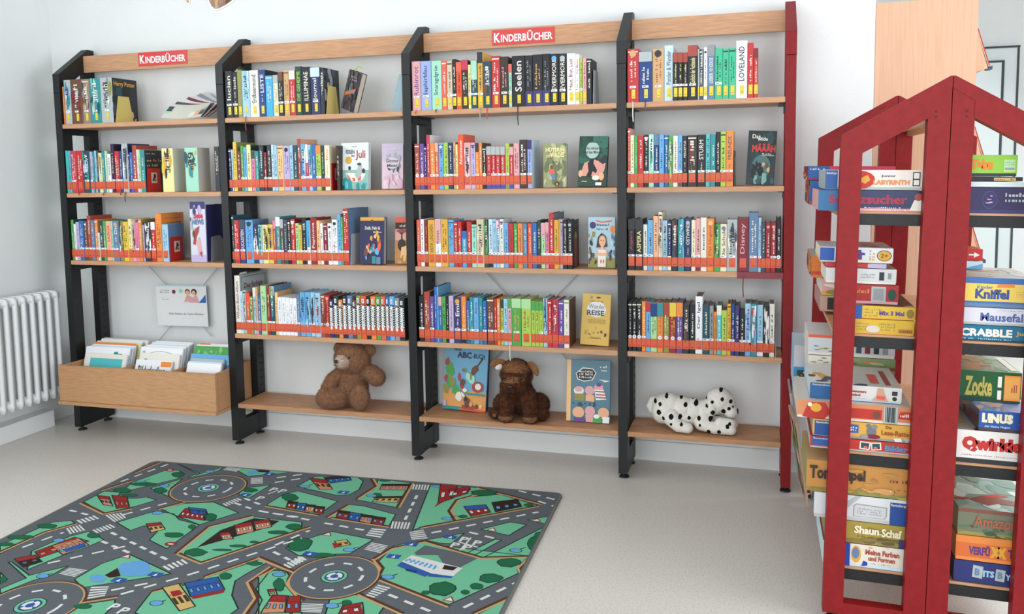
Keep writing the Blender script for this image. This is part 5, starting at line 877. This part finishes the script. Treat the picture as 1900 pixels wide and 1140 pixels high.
def gbox(label, sid, zsh, pl, pr, pt, y0, dep, front, side=None, top=None, art=(), lart=(), tart=(), lid=None, yaw=0):
    a = at(pl, pt, y=y0); b = at(pr, pt, y=y0); c = at((pl+pr)/2, pt, y=y0)
    la, lb, lc = (Minv @ Vector(p) for p in (a, b, c))
    z0 = stack.get(sid, zsh); z1 = max(lc.z, z0+.008); stack[sid] = z1+.0018
    W_ = lb.x-la.x; H_ = z1-z0
    t = thing('game_box', label, 'game box', (0, 0, 0)); t.matrix_world = Mroot @ Matrix.Translation((la.x, la.y, z0+.0006)) @ Matrix.Rotation(R(yaw), 4, 'Z')
    m = MB(); lidh = H_*.86 if H_ > .02 else H_
    sd = side or front; tp = top or front
    m.box(.001, W_-.001, .001, dep-.001, 0, H_-lidh*.99, P(sd, .3)); m.build('box_base', t) if H_ > .02 else None
    m = MB(); z_ = H_-lidh
    m.add([(0, 0, z_), (W_, 0, z_), (W_, 0, H_), (0, 0, H_)], [[0, 1, 2, 3]], P(front, .3)); m.add([(W_, dep, z_), (0, dep, z_), (0, dep, H_), (W_, dep, H_)], [[0, 1, 2, 3]], P(front, .3))
    m.add([(0, dep, z_), (0, 0, z_), (0, 0, H_), (0, dep, H_)], [[0, 1, 2, 3]], P(sd, .3)); m.add([(W_, 0, z_), (W_, dep, z_), (W_, dep, H_), (W_, 0, H_)], [[0, 1, 2, 3]], P(sd, .3))
    m.add([(0, 0, H_), (W_, 0, H_), (W_, dep, H_), (0, dep, H_)], [[0, 1, 2, 3]], P(tp, .25)); m.add([(0, 0, z_), (0, dep, z_), (W_, dep, z_), (W_, 0, z_)], [[0, 1, 2, 3]], P(sd, .3))
    if art: Face(m, (0, 0, 0), (W_, 0, 0), (0, 0, H_)).art(art)
    if lart: Face(m, (0, dep, 0), (0, -dep, 0), (0, 0, H_)).art(lart)
    if tart: Face(m, (0, 0, H_), (W_, 0, 0), (0, dep, 0), .00004).art(tart)
    m.build('box_lid', t)
    return t
BLU = '#2a5a9c'
# left half, uppermost level
gbox('navy treasure game box with red lettering, front bottom box on top rack level', 'L1', ZL_[0], 1519, 1713, 354, -.885, .27, '#1f2a55', 'rose', 'darkblue', [('r', 0, 0, .3, 1, '#2f6c9c'), ('t', .10, .35, .86, .80, 'Schatzsucher', '#a03040', 0, .04), ('k', .45, .14, .8, .22, 'paleblue', 18), ('k', .35, .04, .85, .10, 'ivory', 22), ('p', [(.88, .05), (1, .05), (1, .6), (.92, .55)], 'ivory'), ('e', .96, .7, .04, .18, 'brick')])
gbox('white labyrinth game box with red circle on top of the navy box', 'L1', ZL_[0], 1532, 1713, 316, -.885, .26, '#dcd7cf', 'silver', 'ivory', [('r', 0, .02, .13, .98, BLU), ('t', .012, .74, .125, .90, 'Ravensburger', 'ivory', 0, .01), ('e', .36, .5, .16, .46, '#bb3327'), ('p', [(.25, .5), (.3, .75), (.38, .6), (.44, .75), (.47, .5), (.42, .3), (.35, .45), (.29, .3)], 'gold'), ('t', .58, .62, .73, .76, 'Junior', 'charcoal'), ('t', .50, .26, .87, .50, 'LABYRINTH', 'orange', 0, .05), ('r', .9, .2, .975, .9, 'charcoal'), ('r', .91, .58, .965, .86, 'ivory'), ('r', .91, .25, .965, .5, 'ivory')])
gbox('blue-ended red game box in the rear stack, topmost rack level', 'L1b', ZL_[0], 1503, 1668, 336, -.52, .27, BLU, '#a8473f', 'silver', [('r', .2, 0, 1, 1, '#b83a4a')], [('s', 0, 0, 1, 1, ['#a8473f', 'gold', 'slate', 'peach'], 10, 3, .25)])
gbox('blue and pink game box under shiny wrapping, top of the rear stack', 'L1b', ZL_[0], 1500, 1662, 309, -.52, .27, BLU, '#8f2f38', '#c8d2d6', [('r', .25, 0, 1, 1, '#c23b55'), ('k', .02, .7, .2, .9, 'ivory', 6), ('r', .3, .4, 1, .6, 'white')], [('s', 0, 0, 1, 1, ['#8f2f38', 'peach', 'gold', 'crimson'], 10, 5, .25)], [('s', 0, 0, 1, 1, ['#d8dde0', '#c5cdd2', '#c7b3b8'], 8, 2, .3)])
# second level
gbox('yellow box with brown print, lowest on the second rack level', 'L2', ZL_[1], 1566, 1697, 594, -.885, .27, '#cfa935', 'gold', 'gold', [('k', .12, .2, .36, .8, 'olive', 8, 0, 3), ('k', .5, .25, .74, .8, 'olive', 8, 0, 3), ('e', .42, .35, .1, .25, 'paper'), ('r', .78, .15, .98, .42, '#a87a28'), ('k', .8, .18, .97, .38, 'maroon', 7)])
gbox('yellow box with blue stripe and purple lettering, second from the bottom', 'L2', ZL_[1], 1566, 1699, 569, -.885, .26, '#d2ad38', 'gold', 'brown', [('r', .14, 0, .26, 1, BLU), ('k', .3, .15, .55, .85, 'olive', 8, 0, 3), ('t', .5, .3, .85, .65, 'Mix 3 Mal', 'purple', 0, .05), ('e', .93, .5, .05, .35, '#8a7430')], [], [('s', 0, 0, 1, 1, ['brown', 'rose', 'purple', 'tan'], 16, 4, .15)])
gbox('red box with a gray window picture under the white lettered box', 'L2', ZL_[1], 1578, 1668, 529, -.86, .2, '#a52a25', 'rose', 'maroon', [('r', .44, .1, .74, .9, 'silver'), ('r', .48, .2, .70, .8, 'gray'), ('e', .87, .5, .09, .3, 'darkgreen'), ('k', .1, .5, .4, .8, 'orange', 7)])
gbox('white box with faint lettering and dice marks above the red window box', 'L2', ZL_[1], 1533, 1664, 499, -.86, .2, '#cfd4d2', 'ivory', 'silver', [('k', .5, .35, .7, .7, 'gray', 9, 0, 2), ('r', .76, .25, .83, .8, 'charcoal'), ('r', .88, .35, .93, .75, 'gray')], [], [('p', [(.4, .1), (.9, .1), (.8, .9), (.45, .9)], 'rose')])
gbox('flat red and glossy box between two white boxes, second rack level', 'L2', ZL_[1], 1531, 1645, 489, -.86, .2, '#b92c33', 'red', 'silver', [('r', .7, 0, 1, 1, 'lavender')])
gbox('white puzzle box with purple jigsaw piece and yellow badge, topmost second level', 'L2', ZL_[1], 1522, 1658, 460, -.86, .2, '#d5dcde', 'cream', '#d8dee0', [('r', .0, .08, .2, .95, '#2c56a4'), ('p', [(.36, .2), (.44, .2), (.45, .1), (.49, .1), (.5, .2), (.58, .2), (.58, .5), (.62, .5), (.62, .65), (.57, .68), (.57, .85), (.5, .85), (.48, .95), (.43, .92), (.42, .85), (.36, .85), (.36, .6), (.32, .55), (.35, .45)], '#5a3f88'), ('k', .66, .15, .76, .9, 'tan', 4, 1, 2), ('e', .88, .5, .10, .36, 'charcoal'), ('e', .88, .5, .09, .32, 'gold'), ('t', .83, .35, .93, .65, '2+', 'brown')], [('r', .05, .1, .95, .2, 'tan')], [('p', [(.35, .1), (.85, .1), (.8, .9), (.4, .9)], 'rose'), ('s', .4, .2, .8, .8, ['brown', 'gray', 'peach'], 6, 4, .1)])
gbox('brown-topped low box at the bottom of the second rear stack', 'L2b', ZL_[1], 1560, 1672, 592, -.60, .26, 'tan', 'tan', 'brown')
gbox('pinkish box with a black and yellow picture behind the left post', 'L2b', ZL_[1], 1522, 1660, 552, -.60, .27, '#b89a90', '#bb8f80', 'rose', [('r', .1, .12, .55, .9, '#2b2a22'), ('e', .34, .45, .14, .26, 'gold'), ('e', .26, .3, .07, .14, 'brick')])
gbox('pink and green picture box above the pinkish box, rear stack', 'L2b', ZL_[1], 1526, 1660, 520, -.60, .26, 'rose', 'ivory', 'olive', [('s', 0, 0, 1, 1, ['olive', 'gold', 'ivory', 'rose'], 10, 6, .2)])
gbox('orange-cornered red box jutting left over the rear stack', 'L2b', ZL_[1], 1507, 1650, 478, -.60, .26, '#c8382e', '#c2803c', 'silver', [('r', 0, .3, .12, 1, '#d5752f')], [('s', 0, 0, 1, 1, ['brown', 'orange', 'tan'], 6, 6, .3)])
# third level
gbox('red card game box with blue and green lettering, lowest third level', 'L3', ZL_[2], 1503, 1690, 817, -.885, .27, '#b83226', 'silver', 'red', [('r', .02, .25, .24, .95, BLU), ('t', .035, .72, .23, .90, 'Ravensburger', 'ivory', 0, .01), ('p', [(.50, .25), (.60, .18), (.615, .85), (.505, .9)], 'ivory'), ('p', [(.515, .32), (.59, .27), (.60, .77), (.515, .8)], 'darkteal'), ('p', [(.62, .18), (.72, .28), (.71, .92), (.615, .85)], 'ivory'), ('p', [(.63, .27), (.705, .35), (.70, .82), (.625, .77)], 'darkteal'), ('e', .56, .4, .02, .12, 'coral'), ('e', .66, .4, .02, .12, 'coral'), ('t', .75, .25, .98, .75, 'Bilder', 'steelblue', 0, .06)])
gbox('yellow reading-rat game box with a gray rat figure, third rack level', 'L3', ZL_[2], 1508, 1693, 785, -.885, .26, '#d3a345', 'gray', 'gold', [('r', .02, .05, .24, .92, '#24508e'), ('t', .035, .72, .23, .88, 'Ravensburger', 'ivory', 0, .01), ('r', .34, .35, .47, .85, '#2f62a8'), ('k', .36, .45, .46, .75, 'ivory', 4, 0, 2), ('e', .60, .5, .05, .28, '#6d7077'), ('e', .57, .83, .025, .13, '#6d7077'), ('e', .63, .80, .03, .14, '#7e8188'), ('e', .62, .22, .07, .14, 'maroon'), ('e', .53, .2, .04, .12, 'gray'), ('t', .74, .74, .80, .92, 'Die', 'maroon'), ('t', .70, .36, .97, .66, 'Lese-Ratte', '#9c4a2c', 0, .03), ('p', [(.82, .22), (.89, .28), (.91, .05), (.84, .02)], 'ivory'), ('p', [(.92, .2), (.95, .28), (.985, .17), (.95, .05)], 'silver')])
gbox('wide orange and red game box with a barcode label, third rack level', 'L3', ZL_[2], 1479, 1693, 750, -.885, .27, '#c98258', '#d8cfc6', '#cfc8c0', [('p', [(.05, .05), (.12, .0), (.25, 0), (.30, .4), (.25, .95), (.1, .9)], '#b5302a'), ('e', .17, .62, .05, .25, 'gold'), ('e', .115, .78, .02, .12, 'ivory'), ('r', .30, .2, .745, .75, '#b5302a'), ('e', .70, .45, .035, .22, 'brown'), ('r', .76, .02, .88, .98, 'silver')]+[('r', .775+i*.013, .1, .781+i*.013+(.004 if i % 3 else 0), .95, 'charcoal') for i in range(7)]+[('p', [(.885, .35), (.99, .32), (.985, .75), (.9, .72)], '#b5302a'), ('k', .9, .42, .975, .65, 'ivory', 6)])
gbox('white block-building game box with blue end panel, top of third rack level', 'L3', ZL_[2], 1503, 1674, 716, -.86, .24, '#d8d9d7', 'paleblue', '#d5d8d4', [('r', 0, .0, .30, 1, '#2c5f95'), ('t', .03, .80, .28, .94, 'Ravensburger', 'ivory', 0, .01), ('t', .44, .55, .62, .72, 'bauen', '#a8443a', 0, .06), ('t', .44, .32, .56, .48, 'fein!', '#a8443a', 0, .06), ('k', .40, .18, .66, .22, 'gray', 16), ('p', [(.74, .92), (.80, .92), (.83, .4), (.86, .1), (.68, .1), (.73, .4)], '#d2a08a'), ('p', [(.73, .45), (.83, .42), (.82, .2), (.74, .22)], 'coral'), ('r', .885, .14, .965, .82, 'ivory'), ('r', .895, .5, .955, .78, 'charcoal'), ('e', .925, .3, .026, .14, 'charcoal')], [], [('s', 0, 0, .6, 1, ['brown', 'slate', 'coral', 'gold'], 10, 4, .12), ('r', .68, .15, .78, .6, 'coral'), ('r', .84, .1, .9, .8, 'brick')])
gbox('blue-ended white picture box, low in the rear stack on the third level', 'L3b', ZL_[2], 1505, 1670, 745, -.58, .25, '#2d5c96', 'paleblue', 'silver')
gbox('blue game box with a toy car lid picture, rear stack on third level', 'L3b', ZL_[2], 1501, 1660, 692, -.58, .25, '#2f5c98', 'paleblue', '#c4c9cc', [('k', .02, .8, .2, .93, 'ivory', 8), ('r', .35, .0, 1, 1, 'palegreen')], [], [('s', 0, 0, 1, 1, ['red', 'slate', 'ivory', 'gold'], 14, 9, .12)])
gbox('green and orange picture box behind the white block-building box', 'L3b', ZL_[2], 1500, 1662, 664, -.58, .23, '#8aa070', 'ivory', '#9fb08c', [('r', 0, 0, .3, 1, 'ivory'), ('s', 0, .1, .25, .9, ['brick', 'gray', 'olive'], 6, 3, .06), ('s', .3, 0, 1, 1, ['#c08a5c', '#86a26c', '#b8bd94', '#a4553c'], 12, 5, .12)])
gbox('white box with red and black construction pictures, top of the rear stack', 'L3b', ZL_[2], 1500, 1662, 625, -.58, .22, '#ccd3d5', 'ivory', 'white', [('r', .0, .85, .3, 1, 'coral'), ('s', .05, .2, .3, .7, ['olive', 'gray', 'gold'], 5, 4, .06)]+[('r', .36+i*.1, .2, .42+i*.1, .9, ['red', 'charcoal', 'slate', 'maroon', 'charcoal', 'gray'][i]) for i in range(6)])
gbox('low blue-sided box under the far blue picture box, third level', 'L3c', ZL_[2], 1476, 1600, 760, -.30, .24, '#2f77a5', 'silver', 'ivory')
gbox('blue box with a dark jungle picture farthest left on the third level', 'L3c', ZL_[2], 1474, 1600, 645, -.30, .24, '#3d8fb8', 'lightblue', 'paleblue', [('r', 0, .52, 1, 1, '#c3bfc6'), ('r', .05, .1, .2, .45, '#3a3a2c'), ('s', .06, .12, .2, .42, ['tan', 'brown', 'olive', 'ivory'], 8, 3, .03)])
# fourth level
gbox('white colours and shapes game box, bottom of the lowest rack level', 'L4', ZL_[3], 1527, 1681, 1012, -.885, .26, '#ddd8cb', 'paleblue', 'brick', [('r', .25, .0, .335, 1, '#24439a'), ('e', .41, .55, .06, .38, 'gold'), ('e', .405, .6, .045, .25, 'steelblue'), ('t', .52, .58, .93, .82, 'Meine Farben', '#a8533c', 0, .05), ('t', .56, .32, .88, .54, 'und Formen', '#a8533c', 0, .05), ('k', .58, .18, .85, .24, 'gray', 14), ('p', [(.5, .3), (.55, .25), (.55, .1), (.48, .05)], '#24439a'), ('s', .35, .86, .8, .98, ['coral', 'gold'], 3, 2, .04)])
gbox('olive sheep-game box with pale lettering above the colours box', 'L4', ZL_[3], 1531, 1685, 971, -.885, .25, '#a08d3c', 'olive', 'olive', [('s', .1, .1, .9, .7, ['#6f6236', '#857542', '#5f5536'], 14, 6, .14), ('t', .36, .48, .66, .84, 'Shaun', 'cream', 0, .04), ('t', .69, .44, .93, .82, 'Schaf', 'cream', 0, .04), ('t', .66, .52, .70, .6, 'das', 'cream'), ('r', .90, .02, .985, .4, 'indigo'), ('k', .4, .3, .8, .42, 'brown', 16)])
gbox('white and gray game box with a blue corner panel, third up on lowest level', 'L4', ZL_[3], 1511, 1689, 922, -.885, .27, '#cfd2d4', '#b9bdbb', '#4a5658', [('r', .80, 0, .985, .88, '#23498f'), ('t', .81, .70, .98, .84, 'Ravensburger', 'ivory', 0, .01), ('p', [(.42, .18), (.75, .18), (.77, .3), (.77, .65), (.45, .70), (.42, .6)], 'gray'), ('p', [(.43, .2), (.745, .2), (.76, .3), (.76, .62), (.45, .66), (.43, .58)], '#c2c5c7'), ('k', .46, .28, .72, .56, 'gray', 16, 0, 3), ('p', [(.3, .55), (.45, 1), (.5, 1), (.36, .5)], 'silver')], [('t', .1, .1, .9, .9, 'MEM', 'charcoal')], [('s', .1, .1, .8, .9, ['#2e3d45', '#4a6b58', '#26506e', '#3c4648'], 14, 5, .12), ('r', .78, .0, 1, 1, '#b9d0e0')])
gbox('tall orange desert-temple game box, uppermost on the lowest rack level', 'L4', ZL_[3], 1497, 1692, 862, -.885, .27, '#bb8442', 'olive', 'tan', [('s', .0, .0, 1, .25, ['olive', '#8a7a3c', '#a89a4c'], 14, 4, .07), ('s', .3, .1, .95, .8, ['#c9955a', '#a8743a', '#b58a48'], 12, 9, .1), ('t', .03, .42, .225, .84, 'Ton', 'darkbrown', 0, .04), ('t', .28, .44, .43, .82, 'tem', 'darkbrown', 0, .04), ('t', .43, .36, .57, .82, 'pel', 'darkbrown', 0, .04), ('k', .8, .5, .97, .65, 'maroon', 6), ('s', .8, .2, .95, .36, ['charcoal', 'ivory'], 4, 7, .02)])
gbox('pale striped box jutting behind the lowest-level stack', 'L4b', ZL_[3], 1530, 1660, 985, -.62, .22, '#27508f', '#dfe0cf', 'ivory', [], [('k', .1, .1, .9, .9, 'tan', 8, 0, 3)])
gbox('yellow-edged blue box in the lowest rear stack', 'L4b', ZL_[3], 1527, 1660, 925, -.62, .22, 'paleyellow', 'cream', 'navy', [('r', .05, .1, .2, .9, 'navy')])
# right half
gbox('navy wizard game box with silvery lettering, top level of the right rack', 'R1', ZRr[0], 1786, 1932, 349, -.885, .26, '#2b2450', 'indigo', 'silver', [('e', .36, .52, .10, .36, 'slate'), ('e', .36, .52, .09, .32, '#332a5c'), ('s', .32, .35, .4, .7, ['rose', 'silver'], 5, 3, .03), ('k', .55, .42, .98, .82, 'silver', 10, 0, 2)])
gbox('flat white lid under the thin black box, right rack', 'R1', ZRr[0], 1786, 1925, 338, -.885, .26, '#c6d2d4', 'ivory', 'white')
gbox('thin black game box with a cream label under the green box', 'R1', ZRr[0], 1792, 1898, 329, -.885, .24, '#17191c', 'black', 'charcoal', [('r', .5, .1, .88, .8, 'tan'), ('k', .52, .2, .86, .7, 'brown', 9)])
gbox('lime-green word game box with orange lettering atop the right rack', 'R1', ZRr[0], 1786, 1889, 288, -.885, .10, '#86bd3e', 'charcoal', '#9ccb58', [('t', .16, .30, .56, .80, 'Tabu', '#dd7f2a', 0, .08), ('r', .76, .2, .96, .78, 'palegreen'), ('k', .78, .5, .95, .7, 'gray', 8, 0, 2), ('r', .78, .3, .95, .4, 'gray')])
gbox('teal crossword game box with white lettering, second level of right rack', 'R2', ZRr[1], 1770, 1932, 606, -.885, .26, '#1f6b8c', 'darkteal', 'teal', [('t', .015, .30, .68, .80, 'SCRABBLE', 'ivory', 0, .05), ('t', .72, .38, .98, .72, 'Junior', '#b99a5c', 0, .04), ('k', .1, .1, .7, .2, 'lightblue', 26)])
gbox('pale mousetrap game box with blue serif lettering on the teal box', 'R2', ZRr[1], 1774, 1930, 573, -.885, .25, '#cdd0d8', 'silver', '#b5b8bd', [('t', .30, .22, .92, .72, 'Mausefalle', '#4c5f9a', 0, .03), ('k', .5, .84, .8, .9, 'gray', 10)], [], [('s', 0, 0, 1, 1, ['#5d8f68', '#7a3f33', '#c5cdd0'], 10, 5, .2)])
gbox('yellow and blue dice game box under the small red box, right rack', 'R2', ZRr[1], 1778, 1930, 517, -.885, .25, '#3f6aa8', 'steelblue', '#c2c0b8', [('r', 0, .2, 1, .80, '#e0c45c'), ('t', .22, .28, .64, .62, 'Kniffel', '#3c4f8a', 0, .05), ('t', .24, .62, .44, .74, 'Kinder', 'steelblue', 0, .03), ('p', [(.48, .68), (.7, .7), (.7, .82), (.5, .80)], '#d88445'), ('k', .72, .35, .88, .6, 'tan', 8, 0, 3)], [], [('s', 0, 0, 1, 1, ['#cfcac0', '#d8a88c', '#b9c2bd', '#c8c4ac'], 14, 7, .2)])
gbox('white and sky-blue small box beneath the red arrow box, right rack', 'R2', ZRr[1], 1770, 1824, 485, -.70, .10, '#c8dbe8', 'white', 'white', [('p', [(.3, 0), (1, 0), (1, .7)], 'skyblue')])
gbox('small red box with a white arrow sign, topmost second level of right rack', 'R2', ZRr[1], 1770, 1824, 463, -.70, .10, '#c4302e', 'red', 'coral', [('p', [(.52, .45), (.7, .45), (.7, .25), (.9, .5), (.7, .75), (.7, .58), (.52, .58)], 'white')])
gbox('white tile game box with red lettering, third level of right rack', 'R3', ZRr[2], 1770, 1932, 803, -.885, .27, '#dcdad6', 'charcoal', '#b4b0a8', [('t', .10, .34, .80, .82, 'Qwirkle', '#b8322c', 0, .09), ('k', .10, .22, .86, .27, 'gray', 34)], [('p', [(.6, .1), (.95, .3), (.6, .5)], 'white')], [('s', 0, 0, 1, 1, ['red', 'gold', 'charcoal', 'ivory', 'green'], 26, 6, .09)])
gbox('blue magic game box with cream lettering on the white tile box', 'R3', ZRr[2], 1817, 1932, 766, -.885, .24, '#27519c', '#4c3a44', '#8fa3cf', [('t', .05, .40, .56, .88, 'LINUS', 'cream', 0, .08), ('t', .1, .16, .52, .28, 'der kleine Magier', 'paleblue'), ('s', .66, .3, .95, .8, ['lime', 'crimson', 'olive'], 6, 5, .05)], [('s', 0, 0, 1, 1, ['maroon', 'navy', 'brown'], 10, 2, .2)], [('s', 0, 0, 1, 1, ['#a8b4dc', '#90a6d8', '#d6b8b0', '#b5cbe8'], 16, 5, .2), ('p', [(.15, .3), (.35, .35), (.4, .8), (.2, .75)], 'cream')])
gbox('green game box with gold lettering and orange badge, third level top', 'R3', ZRr[2], 1775, 1897, 690, -.80, .2, '#1f5c34', 'darkgreen', '#9fb59a', [('t', .14, .18, .56, .82, 'Zocke', '#bfb05a', 0, .04), ('r', .74, .08, .985, .9, 'orange'), ('r', .75, .14, .975, .84, '#d9a052'), ('k', .78, .3, .95, .65, 'brick', 5), ('r', .64, .5, .70, .85, 'ivory'), ('r', .64, .1, .70, .4, 'ivory')], [], [('s', 0, 0, 1, 1, ['#b3c4a8', '#8fb09a', '#d9a88c', '#a8bf9c'], 18, 3, .18), ('r', .86, .1, .97, .95, 'ivory')])
gbox('navy word-play game box with silver letter tiles, lowest right level', 'R4', ZRr[3], 1770, 1930, 1048, -.885, .26, '#28306c', 'navy', 'navy', [('p', [(.22, .3), (.34, .25), (.35, .8), (.23, .85)], 'silver'), ('t', .25, .38, .31, .7, 'B', 'steelblue', 0, .05), ('t', .35, .35, .48, .65, 'ITS', 'lightblue', 0, .05), ('p', [(.49, .25), (.60, .22), (.61, .75), (.50, .78)], 'silver'), ('t', .52, .35, .58, .66, 'B', 'steelblue', 0, .05), ('t', .61, .32, .80, .60, 'YTES', 'lightblue', 0, .05)])
gbox('orange fox game box with purple and yellow lettering, lowest right level', 'R4', ZRr[3], 1774, 1930, 1001, -.885, .26, '#cf6b36', 'orange', '#d9783c', [('r', 0, .72, 1, 1, '#d98440'), ('t', .16, .24, .42, .66, 'VERFÜ', '#5a3a70', 0, .05), ('t', .42, .2, .62, .66, 'XX', 'gold', 0, .09), ('t', .63, .24, .74, .62, 'T!', '#5a3a70', 0, .05), ('r', .80, .05, .90, .75, '#2a5ea0')])
gbox('green jungle game box with a red bird and brown serif lettering', 'R4', ZRr[3], 1778, 1930, 950, -.885, .25, '#6d735f', 'olive', '#8fa89c', [('r', 0, .86, 1, 1, '#7c4c40'), ('s', 0, 0, 1, .35, ['#4c6648', '#5c7658', '#3e5440'], 16, 8, .07), ('t', .20, .36, .86, .78, 'Amazonas', '#a65f46', 0, .02)], [], [('s', 0, 0, 1, 1, ['#9db8ac', '#bcd2c6', '#7f9a8c', '#cfdcd4'], 18, 5, .2), ('p', [(.2, .28), (.42, .42), (.95, .30), (1, .2), (.55, .2), (.4, .12)], '#8c4a3c'), ('p', [(.0, .3), (.22, .32), (.22, .27), (0, .22)], '#b23a30'), ('p', [(.4, .4), (.62, .5), (.78, .46), (.5, .36)], '#c23a34')])
# flat frame puzzles leaning out of the left side of the rack
for i, (x, y, z, rz, lab) in enumerate(((3.392, -.48, .30, 4, 'brown frame puzzle leaning out of the rack, nearest'), (3.385, -.25, .335, 0, 'gray frame puzzle leaning behind the brown one at the rack'))):
    t = thing('frame_puzzle', lab, 'puzzle', (x, y, ZL_[3]+.0), (0, R(-8), R(rz)))
    m = MB(); m.bbox(0, .008, 0, .22, .0, z-.02, P(['#b59a80', '#a9adb0'][i], .4), .001); Face(m, (0, .22, 0), (0, -.22, 0), (0, 0, z-.02)).art([('r', .08, .08, .92, .92, 'brown'), ('s', .1, .1, .9, .9, ['olive', 'tan', 'slate', 'green', 'rose'], 16, i, .15)]); m.build('puzzle_tray', t)
# ================================================================== tall beech bookcase in the opening
t = thing('tall_bookcase', 'tall pale beech bookcase side standing in the wall opening behind the red rack', 'bookcase', (3.6535, .262, 0))
m = MB(); m.bbox(0, .352, 0, .022, 0, 1.862, M_panel, .0015); m.build('side_panel', t)
m = MB(); m.bbox(0, .352, .9, .922, 0, 1.862, M_panel, .0015); m.build('side_panel', t)
m = MB(); m.box(.16, .175, .0221, .8999, .05, 1.86, M_panel); m.build('centre_panel', t)
m = MB(); m.bbox(.0, .352, .0221, .8999, .0, .06, M_panel, .0015); m.build('plinth', t)
for z in (1.60, 1.235, .87, .5):
    m = MB(); m.prism([(.3525, z+.15), (.3525, z-.012), (.396, z-.0), (.398, z+.004)], .03, .04, M_panel, 'y'); m.prism([(.3525, z+.15), (.356, z+.152), (.400, z+.005), (.396, z+.002)], .03, .89, M_panel, 'y'); m.build('display_tray', t)
    m = MB(); m.prism([(.357, z+.152), (.362, z+.150), (.404, z+.012), (.399, z+.008)], .035, .30, P('#a8433c'), 'y'); m.prism([(.396, z-.004), (.412, z-.004), (.412, z+.010), (.396, z+.006)], .03, .08, P('slate'), 'y'); m.build('tray_lip', t)
